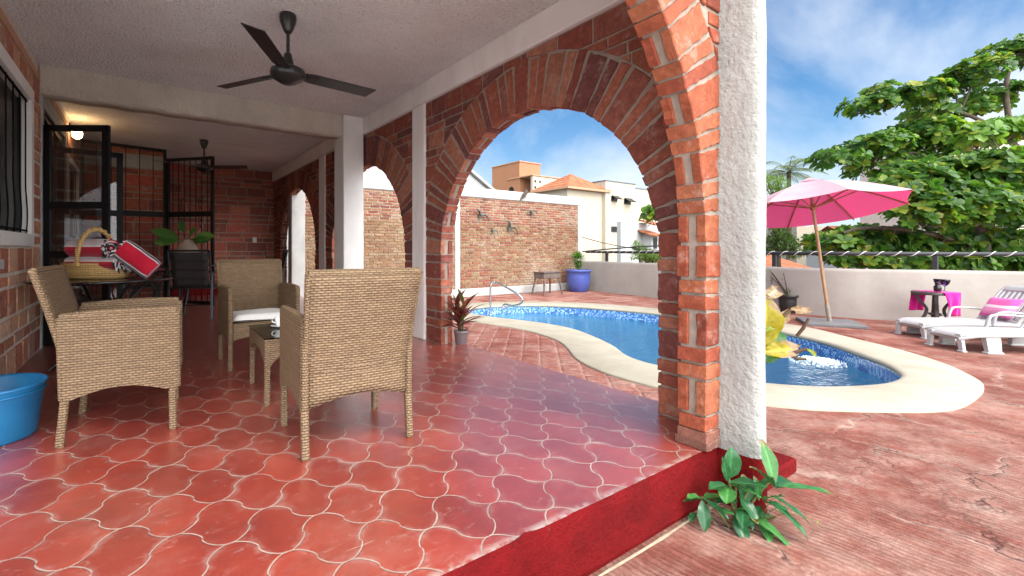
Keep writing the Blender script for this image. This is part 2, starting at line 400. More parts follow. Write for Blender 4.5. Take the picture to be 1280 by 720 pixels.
def tile_floor():
    m = N('red_cement_tile'); P = .215; YF_ = 1.155
    g = gp(426.7, 606.7); s4 = math.sqrt(.5)
    u0, v0 = (g.x + g.y) * s4 / P, (g.x - g.y) * s4 / P
    x, y, z = m.sep(m.co())
    wob = m.math('MULTIPLY', m.math('SUBTRACT', m.noise(4, 2), .5), .035)
    u = m.math('ADD', m.math('SUBTRACT', m.math('MULTIPLY', m.math('ADD', x, y), s4 / P), u0 - 200), wob)
    v = m.math('ADD', m.math('SUBTRACT', m.math('MULTIPLY', m.math('SUBTRACT', x, y), s4 / P), v0 - 200), wob)
    def s(t):
        q = m.math('SINE', m.math('MULTIPLY', t, 2 * math.pi))
        return m.math('MULTIPLY', m.math('MULTIPLY', m.math('SIGN', q), m.math('POWER', m.math('ABSOLUTE', q), .54)), .085)
    def dist(a, b):
        e = m.math('SUBTRACT', a, s(b))
        return e, m.math('MULTIPLY', m.math('ABSOLUTE', m.math('SUBTRACT', m.math('FRACT', m.math('ADD', e, .5)), .5)), P)
    eu, du = dist(u, v); ev, dv = dist(v, u)
    d = m.math('MINIMUM', du, dv)
    d2 = m.math('ADD', d, m.math('MULTIPLY', m.math('SUBTRACT', m.noise(60, 3), .5), .003))
    grout = m.mr(d2, .0017, .0036, 1, 0)
    rnd = m.white(m.comb(m.math('FLOOR', eu), m.math('FLOOR', ev), 0.))
    c = m.mix(rnd, (.215, .026, .016), (.30, .043, .026))
    c = m.mix(m.math('MULTIPLY', m.mr(m.noise(3.2, 7, .65), .42, .7), .6), c, (.12, .018, .015))
    haze = m.math('MULTIPLY', m.mr(m.noise(2.3, 8, .72), .50, .72), .3)
    c = m.mix(m.math('MULTIPLY', m.mr(y, YF_, YF_ + .035, 1, 0), m.mr(m.noise(13, 6, .75), .44, .56)), c, (.42, .33, .29))
    c = m.mix(haze, c, (.36, .165, .135))
    scuff = m.math('MULTIPLY', m.mr(m.noise(11, 11, .82, m.mapping(m.co(), (1, 2.2, 1), (0, 0, .6)), 1.6), .56, .66), .5)
    c = m.mix(scuff, c, (.42, .27, .235))
    for rot_, sc_ in ((.5, (3, 90, 1)), (2.1, (4, 120, 1)), (1.3, (2, 70, 1))): c = m.mix(m.math('MULTIPLY', m.math('MULTIPLY', m.mr(m.noise(1.0, 2, .5, m.mapping(m.co(), sc_, (0, 0, rot_))), .71, .74), m.mr(m.noise(2.2, 4, .6), .5, .62)), .55), c, (.50, .36, .31))
    c = m.mix(m.math('MULTIPLY', m.mr(m.noise(130, 3, .6), .69, .74), .6), c, (.50, .38, .33))
    c = m.mix(m.math('MULTIPLY', m.mr(m.noise(26, 8, .8), .56, .70), .35), c, (.12, .02, .016))
    c = m.mix(m.math('MULTIPLY', m.math('MULTIPLY', m.mr(d2, .004, .030, 1, 0), m.mr(m.noise(7, 6, .7), .48, .68)), .5), c, (.42, .29, .25))
    c = m.mix(m.math('MULTIPLY', m.mr(m.noise(1.3, 6, .7), .52, .72), .5), c, (.12, .020, .017))
    gc = m.mix(m.mr(m.noise(5, 4), .35, .65), (.38, .31, .25), (.23, .17, .14))
    gpres = m.mr(m.noise(3.1, 6, .75), .30, .46, .45, 1)
    c = m.mix(m.math('MULTIPLY', grout, gpres), c, gc)
    rough = m.math('ADD', m.math('ADD', .24, m.math('MULTIPLY', m.noise(6, 6, .7), .22)), m.math('MULTIPLY', grout, .4))
    m.set(c, rough, spec=.6, coat=1.0); m.b.inputs['Coat Roughness'].default_value = .30; m.b.inputs['Coat IOR'].default_value = 1.6
    h = m.math('SUBTRACT', m.math('ADD', m.math('MULTIPLY', m.noise(7, 4), .5), m.math('MULTIPLY', m.noise(90, 3), .08)), m.math('MULTIPLY', m.mr(d2, .0015, .006, 1, 0), .8))
    m.bump(h, .45, .007); return m.mat
M['tile'] = tile_floor()

def deck_mat():
    m = N('stamped_red_concrete'); co = m.co(); x, y, z = m.sep(co)
    cob = m.math('MULTIPLY', m.mr(x, 5.6, 5.2), m.mr(y, 1.9, 2.3))                   # cobble stamp beside the arcade
    far = m.mr(y, 5.6, 6.2)
    warp = m.mix(.30, co, m.noise(1.6, 5, .62, color=True), 'LINEAR_LIGHT')
    edge = m.voro(1.05, 'DISTANCE_TO_EDGE', warp); cell = m.white(m.voro(1.05, 'F1', warp, 'Color'))
    comb = m.wave(7.0, 5.0, m.mapping(m.mix(.10, co, m.noise(.9, 2, .5, color=True), 'LINEAR_LIGHT'), (1.35, .5, 1), (0, 0, .06)), 4, 1.8)
    c = m.mix(m.mr(m.noise(1.1, 7, .65), .36, .66), (.19, .055, .038), (.285, .118, .088))
    c = m.mix(m.math('MULTIPLY', cell, .6), c, (.15, .042, .030))
    c = m.mix(m.math('MULTIPLY', m.mr(m.noise(2.2, 10, .78), .45, .66), .6), c, (.40, .275, .225))
    line = m.mr(edge, .0, .035, 1, 0); linen = m.math('MULTIPLY', line, m.mr(m.noise(3, 4), .40, .6))
    nofar = m.math('SUBTRACT', 1., m.math('MAXIMUM', cob, far))
    c = m.mix(m.math('MULTIPLY', m.math('MULTIPLY', linen, .6), nofar), c, (.42, .31, .255))
    c = m.mix(m.math('MULTIPLY', m.math('MULTIPLY', m.mr(edge, .0, .010, 1, 0), m.mr(m.noise(2.1, 4), .48, .58)), nofar), c, (.05, .018, .014))
    c = m.mix(m.math('MULTIPLY', m.mr(m.noise(45, 5, .75), .60, .70), .5), c, (.34, .20, .16))
    c = m.mix(m.math('MULTIPLY', m.mr(m.noise(5.5, 8, .75), .52, .68), .55), c, (.11, .033, .026))
    cs = m.math('MULTIPLY', m.mr(m.noise(2.0, 5, .65), .36, .58), nofar)
    c = m.mix(m.math('MULTIPLY', m.math('MULTIPLY', m.mr(comb, .0, .36, 1, 0), .42), cs), c, (.10, .028, .02))
    # square tiles with pale joints
    s4 = math.sqrt(.5)
    def joint(a, p): return m.math('MULTIPLY', m.math('ABSOLUTE', m.math('SUBTRACT', m.math('FRACT', m.math('DIVIDE', a, p)), .5)), p)
    ja, jb = m.math('ADD', m.math('MULTIPLY', m.math('ADD', x, y), s4), m.math('MULTIPLY', m.noise(7, 3), .05)), m.math('ADD', m.math('MULTIPLY', m.math('SUBTRACT', x, y), s4), m.math('MULTIPLY', m.noise(7, 3), .05))
    jc = m.math('MINIMUM', joint(ja, .215), joint(jb, .215)); jf = m.math('MINIMUM', joint(x, .42), joint(y, .42))
    c = m.mix(m.math('MULTIPLY', m.mr(jf, .005, .012, 1, 0), m.math('MULTIPLY', far, .5)), c, (.66, .50, .44))
    c = m.mix(m.math('MULTIPLY', m.mr(jc, .003, .012, 1, 0), m.math('MULTIPLY', cob, .22)), c, (.60, .50, .45))
    c = m.mix(m.math('MULTIPLY', m.math('MULTIPLY', m.mr(m.noise(13, 5, .7), .46, .62), cob), .5), c, (.24, .07, .055))
    m.set(c, m.math('ADD', .58, m.math('MULTIPLY', m.noise(5, 5), .3)), spec=.18)
    h = m.math('MULTIPLY', m.math('MULTIPLY', comb, cs), .85)
    h = m.math('ADD', h, m.math('MULTIPLY', m.noise(6, 6, .65), .9)); h = m.math('ADD', h, m.math('MULTIPLY', m.noise(2.2, 3, .5), 3.0))
    h = m.math('SUBTRACT', h, m.math('MULTIPLY', m.math('MULTIPLY', m.mr(edge, 0, .03, 1, 0), nofar), .35))
    h = m.math('ADD', h, m.math('MULTIPLY', m.math('MULTIPLY', m.noise(14, 5, .7), cob), 1.6))
    h = m.math('ADD', h, m.math('MULTIPLY', m.math('MULTIPLY', m.mr(jc, 0, .03), cob), .8))
    m.bump(h, .9, .014); return m.mat
M['deck'] = deck_mat()
def riser_mat():
    m = N('red_step_paint'); c = m.mix(m.mr(m.noise(5, 7, .65), .35, .7), (.19, .0045, .006), (.12, .0035, .005))
    c = m.mix(m.math('MULTIPLY', m.mr(m.noise(30, 6, .7), .66, .74), .6), c, (.36, .13, .11))
    x, y, z = m.sep(m.co()); m.set(c, .75, spec=.12); m.bump(m.math('ADD', m.noise(38, 6, .75), m.noise(11, 4)), 1., .022); return m.mat
M['riser'] = riser_mat()
M['coping'] = plaster('cream_coping', (.375, .34, .27), (.31, .275, .21), .35, 40, .003, (.30, .25, .18), .45, .75)
def mosaic(name, cols, sz=.028):
    m = N(name); uv = m.co('UV'); x, y, z = m.sep(uv)
    fx, fy = m.math('DIVIDE', x, sz), m.math('DIVIDE', y, sz)
    r = m.white(m.comb(m.math('FLOOR', fx), m.math('FLOOR', fy), 0.))
    cr = m.n('ShaderNodeValToRGB'); m.lk(r, cr.inputs[0]); cr.color_ramp.interpolation = 'CONSTANT'
    e = cr.color_ramp.elements; e[0].color = (*cols[0], 1); e[1].position = 1 / len(cols); e[1].color = (*cols[1], 1)
    for i in range(2, len(cols)):
        k = e.new(i / len(cols)); k.color = (*cols[i], 1)
    g = m.math('MINIMUM', m.math('ABSOLUTE', m.math('SUBTRACT', m.math('FRACT', fx), .5)), m.math('ABSOLUTE', m.math('SUBTRACT', m.math('FRACT', fy), .5)))
    gg = m.math('MAXIMUM', m.mr(m.math('ABSOLUTE', m.math('SUBTRACT', m.math('FRACT', fx), .5)), .44, .48), m.mr(m.math('ABSOLUTE', m.math('SUBTRACT', m.math('FRACT', fy), .5)), .44, .48))
    m.set(m.mix(gg, cr.outputs[0], (.30, .42, .55)), .2); return m.mat
M['mosaic'] = mosaic('pool_mosaic', [(.02, .07, .30), (.05, .18, .50), (.12, .32, .62), (.30, .50, .72), (.03, .10, .38)])
M['basin'] = simple('pool_basin', (.025, .30, .46), .5, (.06, .40, .56), 2)
M['pool_step'] = simple('pool_step', (.45, .62, .70), .5, (.5, .66, .72), 2)
def water_mat():
    m = N('pool_water'); m.t.nodes.remove(m.b)
    tr = m.n('ShaderNodeBsdfTransparent'); tr.inputs[0].default_value = (.72, .92, .96, 1)
    gl = m.n('ShaderNodeBsdfGlossy'); gl.inputs['Roughness'].default_value = .04; gl.inputs[0].default_value = (1, 1, 1, 1)
    fr = m.n('ShaderNodeFresnel'); fr.inputs[0].default_value = 1.33; mx = m.n('ShaderNodeMixShader')
    b = m.n('ShaderNodeBump'); b.inputs['Strength'].default_value = .55; b.inputs['Distance'].default_value = .05
    co = m.mapping(m.co(), (1, 1.9, 1), (0, 0, .5))
    h = m.math('ADD', m.noise(4.5, 4, .55, co, .8), m.math('MULTIPLY', m.noise(14, 3, .5, co, .5), .35))
    m.lk(h, b.inputs['Height'])
    m.lk(b.outputs[0], gl.inputs['Normal']); m.lk(b.outputs[0], fr.inputs['Normal'])
    m.lk(fr.outputs[0], mx.inputs[0]); m.lk(tr.outputs[0], mx.inputs[1]); m.lk(gl.outputs[0], mx.inputs[2]); m.lk(mx.outputs[0], m.out.inputs[0]); return m.mat
M['water'] = water_mat()
M['foam'] = simple('water_foam', (.8, .86, .9), .4, (.62, .74, .82), 30, .6, 40, .02)
def wicker_mat():
    m = N('woven_wicker'); x, y, z = m.sep(m.co('UV'))
    W, Hh = .031, .0130
    row = m.math('FLOOR', m.math('DIVIDE', y, Hh)); par = m.math('MODULO', m.math('ABSOLUTE', row), 2.)
    xx = m.math('ADD', m.math('DIVIDE', x, W), m.math('MULTIPLY', par, .5))
    sx = m.math('SINE', m.math('MULTIPLY', m.math('FRACT', xx), math.pi)); sy = m.math('SINE', m.math('MULTIPLY', m.math('FRACT', m.math('DIVIDE', y, Hh)), math.pi))
    h = m.math('MULTIPLY', m.math('ADD', .22, m.math('MULTIPLY', .78, m.math('POWER', sx, .7))), m.math('POWER', sy, .5))
    rn = m.white(m.comb(m.math('FLOOR', xx), row, 0.)); rr = m.white(m.comb(0., row, 3.))
    c = m.mix(rn, (.245, .158, .085), (.165, .103, .055)); c = m.mix(m.math('MULTIPLY', rr, .45), c, (.14, .088, .05))
    c = m.mix(m.math('MULTIPLY', m.noise(2.5, 4), .25), c, (.36, .26, .165))
    c = m.mix(m.math('MULTIPLY', m.mr(m.noise(3, 5, .7, m.mapping(m.co('UV'), (.6, 22, 1))), .5, .72), .55), c, (.10, .062, .036))
    c = m.mix(m.math('MULTIPLY', m.mr(h, .15, .75, 1, 0), .55), c, (.075, .045, .026))  # weave shading put into the colour, darker where strands dip
    c = m.mix(m.mr(h, .10, .34, 1, 0), c, (.035, .021, .012))
    m.set(c, .55, spec=.35); m.bump(h, 1.0, .006); return m.mat
M['wicker'] = wicker_mat()
def fabric(name, c1, c2=None, rough=.95, bs=300):
    m = N(name); m.set(m.mix(m.mr(m.noise(6, 5, .6), .35, .7), c1, c2 or tuple(x * .85 for x in c1)), rough, spec=.15, sheen=.2); m.bump(m.noise(bs, 2), .3, .002); return m.mat
M['cushion'] = fabric('cream_cushion', (.78, .77, .73))
M['black'] = simple('black_metal', (.010, .010, .011), .38, (.016, .016, .017), 9, spec=.45)
M['fan_black'] = simple('black_fan_metal', (.012, .012, .013), .35, (.02, .019, .018), 5, spec=.5)
M['grille'] = simple('black_grille_paint', (.008, .008, .009), .6, spec=.25)
M['grey_metal'] = simple('blue_grey_metal', (.10, .12, .15), .5)
def glass_mat(name, tint=(.9, .95, .95), rough=.02, fac=1.45):
    m = N(name); m.t.nodes.remove(m.b); tr = m.n('ShaderNodeBsdfTransparent'); tr.inputs[0].default_value = (*tint, 1)
    gl = m.n('ShaderNodeBsdfGlossy'); gl.inputs['Roughness'].default_value = rough; fr = m.n('ShaderNodeFresnel'); fr.inputs[0].default_value = fac; mx = m.n('ShaderNodeMixShader')
    m.lk(fr.outputs[0], mx.inputs[0]); m.lk(tr.outputs[0], mx.inputs[1]); m.lk(gl.outputs[0], mx.inputs[2]); m.lk(mx.outputs[0], m.out.inputs[0]); return m.mat
M['glass'] = glass_mat('clear_glass')
M['green_glass'] = glass_mat('table_glass', (.45, .55, .52), .03, 1.5)
M['smoke_glass'] = glass_mat('tinted_glass', (.78, .78, .79), .02, 1.45)
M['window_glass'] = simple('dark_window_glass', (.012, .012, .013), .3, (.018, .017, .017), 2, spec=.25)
M['black_glass'] = simple('black_table_glass', (.010, .010, .011), .06, (.012, .012, .012), 3, spec=.6)
M['white_frame'] = simple('white_window_frame', (.74, .73, .70), .5, (.66, .65, .62), 4)
M['shade_black'] = simple('painted_shade_black', (.012, .011, .010), .9)  # near-black colour painted as the shade inside doorway, window and vent holes
M['steel'] = simple('stainless_steel', (.62, .62, .62), .22, (.5, .5, .5), 8, metal=1)
M['plastic_white'] = simple('white_plastic', (.46, .46, .46), .35, (.42, .42, .415), 3, spec=.5)
M['plastic_grey'] = simple('brown_grey_plastic', (.075, .062, .060), .5, (.055, .045, .045), 4)
M['pail'] = simple('blue_plastic', (.006, .115, .28), .45, (.012, .16, .35), 7, .15, 20, .004)
M['pot_blue'] = simple('blue_glazed_pot', (.05, .075, .30), .35, (.075, .11, .36), 5)
M['pot_black'] = simple('black_urn', (.02, .018, .018), .5)
M['pot_plastic'] = simple('grey_pot', (.20, .16, .17), .55, (.14, .11, .12), 8)
M['wood'] = simple('umbrella_wood', (.30, .105, .045), .45, (.22, .075, .03), 10)
M['bamboo'] = simple('pole_wood', (.36, .20, .10), .5, (.27, .14, .07), 12)
M['concrete'] = simple('grey_slab', (.16, .16, .165), .8, (.11, .11, .115), 8, .3)
def leaf_mat(name, tl=.45, rough=.38):
    m = N(name); m.t.nodes.remove(m.b)
    c = m.mix(m.math('MULTIPLY', m.noise(14, 4), .5), m.attr(), m.mix(1., m.attr(), (.55, .62, .5), 'MULTIPLY'))
    b = m.n('ShaderNodeBsdfPrincipled'); m.lk(c, b.inputs['Base Color']); b.inputs['Roughness'].default_value = rough; b.inputs['Specular IOR Level'].default_value = .4
    t = m.n('ShaderNodeBsdfTranslucent'); m.lk(m.mix(1., c, (1.35, 1.45, .85), 'MULTIPLY'), t.inputs[0]); x = m.n('ShaderNodeMixShader'); x.inputs[0].default_value = tl
    m.lk(b.outputs[0], x.inputs[1]); m.lk(t.outputs[0], x.inputs[2]); m.lk(x.outputs[0], m.out.inputs[0]); return m.mat
M['leaf'] = leaf_mat('leaf')
M['bark'] = simple('bark', (.12, .085, .06), .9, (.07, .05, .038), 8, .7, 30, .01)
M['stem'] = simple('green_stem', (.10, .13, .04), .7, (.13, .10, .04), 9)
M['soil'] = simple('soil', (.05, .035, .025), .95, bump=.6)
M['roof_tile'] = None
def roof_mat():
    m = N('clay_roof_tiles'); x, y, z = m.sep(m.co('UV'))
    w = m.math('ABSOLUTE', m.math('SINE', m.math('MULTIPLY', x, math.pi / .36))); r = m.math('FRACT', m.math('DIVIDE', y, .34))
    c = m.mix(m.white(m.comb(m.math('FLOOR', m.math('DIVIDE', x, .36)), m.math('FLOOR', m.math('DIVIDE', y, .45)), 0.)), (.44, .165, .08), (.32, .11, .055))
    c = m.mix(m.mr(w, .05, .55, .85, 0), c, (.12, .045, .028)); m.set(c, .8, spec=.2); m.bump(m.math('ADD', w, m.math('MULTIPLY', r, .3)), 1., .08); return m.mat
M['roof_tile'] = roof_mat()
M['orange_wall'] = simple('orange_render', (.38, .175, .09), .85, (.345, .155, .08), .5)
M['cream_wall'] = simple('cream_wall_paint', (.46, .405, .32), .85, (.42, .365, .285), .5)
M['bldg_white'] = simple('white_house_paint', (.44, .44, .44), .85, (.40, .40, .40), .6)
M['trim_brown'] = simple('eave_trim', (.50, .28, .17), .8)
M['ground'] = simple('earth_ground', (.16, .13, .10), .95, (.10, .11, .06), .15)

# ------------------------------------------------------------------ the setting: ground, floor, deck, pool, ceiling
g = MB(); g.add([(-600, -600, -3.6), (900, -600, -3.6), (900, 900, -3.6), (-600, 900, -3.6)], [(0, 1, 2, 3)]); tag(g.build('ground', M['ground']), kind='structure')
DZ = -.285; XL = -.85; XA = 2.62; YE = 11.18; YF = 1.155
f = MB(); e = [(XL, YF), (2.84, YF), (2.84, YE + .2), (XL, YE + .2)]
xs = [XL - 2.5 + i * .04 for i in range(int((2.46 - XL + 2.5) / .04) + 1)] + [2.46]
def edge_y(x):
    n = noise.noise(Vector((x * 9, 3, 0))) * .004 + noise.noise(Vector((x * 31, 9, 0))) * .003
    if abs(x - 1.13) < .06: n += .016 * (1 - abs(x - 1.13) / .06)
    return YF + n
vs = []; fs = []
for i, x in enumerate(xs): vs += [(x, edge_y(x), 0), (x, YF + .1, 0)]
for i in range(len(xs) - 1): a = i * 2; fs.append((a, a + 2, a + 3, a + 1))
f.add(vs, fs)
f.add([(XL - 2.5, YF + .1, 0), (2.46, YF + .1, 0), (2.84, YF + .1, 0), (2.84, YE + .2, 0), (XL - 2.5, YE + .2, 0)], [(0, 1, 2, 3, 4)])
f.add([(2.84, YF + .1, 0), (2.84, YE + .2, 0), (2.84, YE + .2, DZ), (2.84, YF + .1, DZ)], [(0, 3, 2, 1)], 1)
tag(f.build('patio_floor', [M['tile'], M['riser']]), kind='structure')
r = MB()
NZ = 12
def ris(i, j):
    x = xs[i]; t = j / NZ; y = edge_y(x) - .006 * min(1, t * 4) + noise.noise(Vector((x * 6, t * 2, 1))) * .006 + noise.noise(Vector((x * 22, t * 6, 5))) * .004 * min(1, t * 5)
    return (x, y, -t * .252)
rv = [ris(i, j) for j in range(NZ + 1) for i in range(len(xs))]; n_ = len(xs)
r.add(rv, [(j * n_ + i, (j + 1) * n_ + i, (j + 1) * n_ + i + 1, j * n_ + i + 1) for j in range(NZ) for i in range(n_ - 1)], smooth=True)
r.box((XL - 2.5, YF + .010, DZ), (2.46, YF + .06, -.25))
tag(r.build('step_riser', M['riser']), kind='structure')
# lime line where the step meets the deck
ll = MB(); vs = []; fs = []
for i, x in enumerate(xs):
    w = .002 + .006 * max(0, noise.noise(Vector((x * 7, 0, 7))) + .35); y = YF - .024 + noise.noise(Vector((x * 3, 2, 2))) * .008
    vs += [(x, y - w, DZ + .004), (x, y - w * .3, DZ + .012), (x, y + w, DZ + .012), (x, y + w * 1.8, DZ + .004)]
for i in range(len(xs) - 1):
    for k in range(3): a = i * 4 + k; fs.append((a, a + 4, a + 5, a + 1))
ll.add(vs, fs, smooth=True); tag(ll.build('path_edging', M['garden_mortar']), kind='structure')

OUT = [(3.96, 2.346), (3.965, 2.787), (4.041, 3.139), (4.229, 3.53), (4.586, 3.97), (4.839, 4.345), (5.0, 4.833), (5.042, 5.288), (4.98, 5.801), (4.86, 6.4), (4.82, 7.0), (4.95, 7.75), (5.35, 8.35), (5.95, 8.62), (6.589, 8.56), (7.274, 8.35), (7.857, 8.03), (8.495, 7.45), (8.957, 6.666), (9.2, 5.85), (9.34, 5.0), (9.36, 4.1), (9.22, 3.3), (9.0, 2.75), (8.513, 2.177), (8.06, 1.618), (7.51, 1.141), (7.03, .881), (6.705, .755), (6.369, .707), (6.011, .702), (5.561, .726), (5.276, .802), (5.006, .954), (4.678, 1.196), (4.431, 1.411), (4.2, 1.72), (4.04, 2.03)]
INN = [(4.739, 2.808), (4.765, 3.075), (4.905, 3.351), (5.159, 3.656), (5.369, 3.996), (5.58, 4.397), (5.782, 4.897), (5.81, 5.387), (5.718, 5.903), (5.56, 6.4), (5.49, 6.9), (5.52, 7.3), (5.68, 7.6), (6.0, 7.82), (6.41, 7.86), (7.019, 7.76), (7.577, 7.45), (8.05, 6.89), (8.36, 6.168), (8.56, 5.4), (8.62, 4.6), (8.56, 3.8), (8.4, 3.22), (8.048, 2.562), (7.738, 2.165), (7.177, 1.671), (6.834, 1.43), (6.5, 1.275), (6.25, 1.235), (6.013, 1.246), (5.808, 1.291), (5.517, 1.413), (5.222, 1.593), (4.934, 1.93), (4.79, 2.35)]
outp = [(p.x, p.y) for p in smooth_closed([(x, y, 0) for x, y in OUT], 4)]
innp = [(p.x, p.y) for p in smooth_closed([(x, y, 0) for x, y in INN], 4)]
WX = 12.0; WY = 9.8
outer = [(-9, -7), (16, -7), (16, 2), (WX + .1, WY + .1), (2.0, WY + .1), (2.0, 1.3), (-9, 1.3)]
tri = tessellate_polygon([[Vector((x, y, 0)) for x, y in outer], [Vector((x, y, 0)) for x, y in outp]])
allp = [(x, y, DZ) for x, y in outer + outp]
dk = MB(); dk.add(allp, [t if (Vector(allp[t[1]]) - Vector(allp[t[0]])).cross(Vector(allp[t[2]]) - Vector(allp[t[0]])).z > 0 else t[::-1] for t in tri])
tag(dk.build('pool_deck', M['deck']), kind='structure')
ap = MB(); ap.add([(-9, -9, DZ + .004), (12, -9, DZ + .004), (12, -.45, DZ + .004), (-9, -.45, DZ + .004)], [(0, 1, 2, 3)]); ap.add([(-9, -.45, DZ + .004), (.85, -.45, DZ + .004), (.85, 1.10, DZ + .004), (-9, 1.10, DZ + .004)], [(0, 1, 2, 3)]); tag(ap.build('bounce_pavement', simple('bounce_concrete', (.80, .79, .76), .85, (.74, .73, .70), 2, .3, 60)), kind='structure')  # pale paving added out of view to bounce light onto the ceiling
# coping: flat cream ring with rounded lips
def ring_pts(poly, off):
    k = len(poly); o = []
    for i in range(k):
        a, b = Vector(poly[i - 1]), Vector(poly[(i + 1) % k]); t = (b - a).normalized(); nrm = Vector((t.y, -t.x)); o.append(Vector(poly[i]) + nrm * off)
    return o
def signed(poly): return sum(poly[i - 1][0] * poly[i][1] - poly[i][0] * poly[i - 1][1] for i in range(len(poly)))
so_ = 1 if signed(outp) > 0 else -1; si_ = 1 if signed(innp) > 0 else -1
def resample(poly, n):
    P = [Vector(p) for p in poly]; ls = [0]
    for i in range(len(P)): ls.append(ls[-1] + (P[(i + 1) % len(P)] - P[i]).length)
    o = []
    for k in range(n):
        d = ls[-1] * k / n; i = max(j for j in range(len(P)) if ls[j] <= d); t = (d - ls[i]) / max(ls[i + 1] - ls[i], 1e-9)
        o.append(P[i].lerp(P[(i + 1) % len(P)], t))
    return o
NC = 220
zt = -.262
C2 = Vector((6.6, 4.4))
o0 = resample(outp, NC); i0 = [None] * NC
inr = resample(innp, 900)
for k in range(NC): i0[k] = min(range(900), key=lambda j: (inr[j] - o0[k]).length)
for k in range(1, NC):                                  # keep the pairing monotone round the ring
    while (i0[k] - i0[k - 1]) % 900 > 450: i0[k] = i0[k - 1] + 1 if i0[k - 1] < 899 else 0
ins = [inr[j] for j in i0]
cp = MB(); rings = []
def R(pts, z): return [(p.x, p.y, z) for p in pts]
tow = [(ins[k] - o0[k]).normalized() for k in range(NC)]
rings = [R(o0, DZ - .03), R(o0, zt - .010), R([o0[k] + tow[k] * .012 for k in range(NC)], zt), R([ins[k] - tow[k] * .05 for k in range(NC)], zt + .004), R([ins[k] - tow[k] * .015 for k in range(NC)], zt - .004), R(ins, zt - .022), R([ins[k] - tow[k] * .004 for k in range(NC)], zt - .045), R([ins[k] - tow[k] * .03 for k in range(NC)], zt - .06)]
vs = [p for rg in rings for p in rg]; fs = []
for a in range(len(rings) - 1):
    for k in range(NC): k2 = (k + 1) % NC; fs.append((a * NC + k, a * NC + k2, (a + 1) * NC + k2, (a + 1) * NC + k))
cp.add(vs, fs, smooth=True)
tag(cp.build('path_coping', M['coping']), kind='structure')
WZ = -.455
bs_ = MB(); wl = resample([tuple(p) for p in ins], 160)
cen = sum(wl, Vector((0, 0))) / 160
def shrink(d): return [p + (cen - p).normalized() * d for p in wl]
ra, rb, rc = R(shrink(-.012), zt - .055), R(shrink(-.012), WZ - .02), R(shrink(.15), -1.75)
n_ = 160
bs_.add(ra + rb, [(k, (k + 1) % n_, n_ + (k + 1) % n_, n_ + k) for k in range(n_)], 0)
bs_.add(rb + rc, [(k, (k + 1) % n_, n_ + (k + 1) % n_, n_ + k) for k in range(n_)], 1, smooth=True)
bs_.add([(p[0], p[1], p[2]) for p in rc], [t for t in tessellate_polygon([[Vector((p[0], p[1], 0)) for p in rc]])], 1)
bs_.box((5.55, 6.85, -1.7), (6.75, 7.75, -.56), .03, 2)
tag(bs_.build('water_basin', [M['mosaic'], M['basin'], M['pool_step']]), kind='structure')
wt = MB(); wr = R(shrink(-.006), WZ); wt.add(wr, [t for t in tessellate_polygon([[Vector((p[0], p[1], 0)) for p in wr]])])
for i, fc in enumerate(wt.f):
    a, b, c = (wt.v[q] for q in fc)
    if (b - a).cross(c - a).z < 0: wt.f[i] = fc[::-1]
tag(wt.build('pool_water', M['water']), kind='structure')
fo = MB()
c0 = gp(1022, 452, WZ)
for k in range(260):
    a = random.uniform(0, 6.28); q = random.random() ** .7; x = c0.x + math.cos(a) * q * .34; y = c0.y + math.sin(a) * q * .30; rr = random.uniform(.006, .022) * (1.2 - q * .7); hh = (1 - q) * .045
    fo.lathe([(rr * .2, WZ - .005), (rr, WZ - .002), (rr * .8, WZ + hh * .6 + .004), (rr * .3, WZ + hh + .01)], 7, (x, y, 0))
tag(fo.build('water_foam', M['foam']), 'white foam where a jet breaks the pool surface', 'foam', kind='stuff')

CZ = 2.85
ce = MB(); ce.box((XL - .2, 1.0, CZ), (XA + .22, YE + .2, CZ + .2)); tag(ce.build('ceiling', M['stucco']), kind='structure')

# ------------------------------------------------------------------ masonry
def clip(poly, a, b, c):      # keep a*u + b*z <= c
    o = []
    for i in range(len(poly)):
        p, q = poly[i - 1], poly[i]; dp, dq = a * p[0] + b * p[1] - c, a * q[0] + b * q[1] - c
        if (dp <= 0) != (dq <= 0): t = dp / (dp - dq); o.append((p[0] + (q[0] - p[0]) * t, p[1] + (q[1] - p[1]) * t))
        if dq <= 0: o.append(q)
    return o
def area(p): return abs(sum(p[i - 1][0] * p[i][1] - p[i][0] * p[i - 1][1] for i in range(len(p)))) / 2 if len(p) > 2 else 0
REDS = [(.29, .082, .052), (.25, .07, .048), (.34, .11, .066), (.20, .062, .05), (.31, .095, .058), (.37, .15, .095), (.27, .09, .062), (.17, .058, .05)]
def rcol(cs=REDS, v=.12):
    c = random.choice(cs); k = 1 + random.uniform(-v, v); return tuple(x * k for x in c)
SEQ = [(.165, 't'), (.068, 'n'), (.068, 'n')]; J = .018
def courses(z0, z1, seq=SEQ, j=J, start=0):
    tot = sum(s[0] + j for s in seq); n = max(1, round((z1 - z0) / tot * len(seq))); hs = [seq[(i + start) % len(seq)] for i in range(n)]
    k = (z1 - z0) / (sum(h[0] for h in hs) + j * n); z = z0; o = []
    for h, t in hs: o.append((z + j * .5 * k, z + (h + j * .5) * k, t)); z += (h + j) * k
    return o
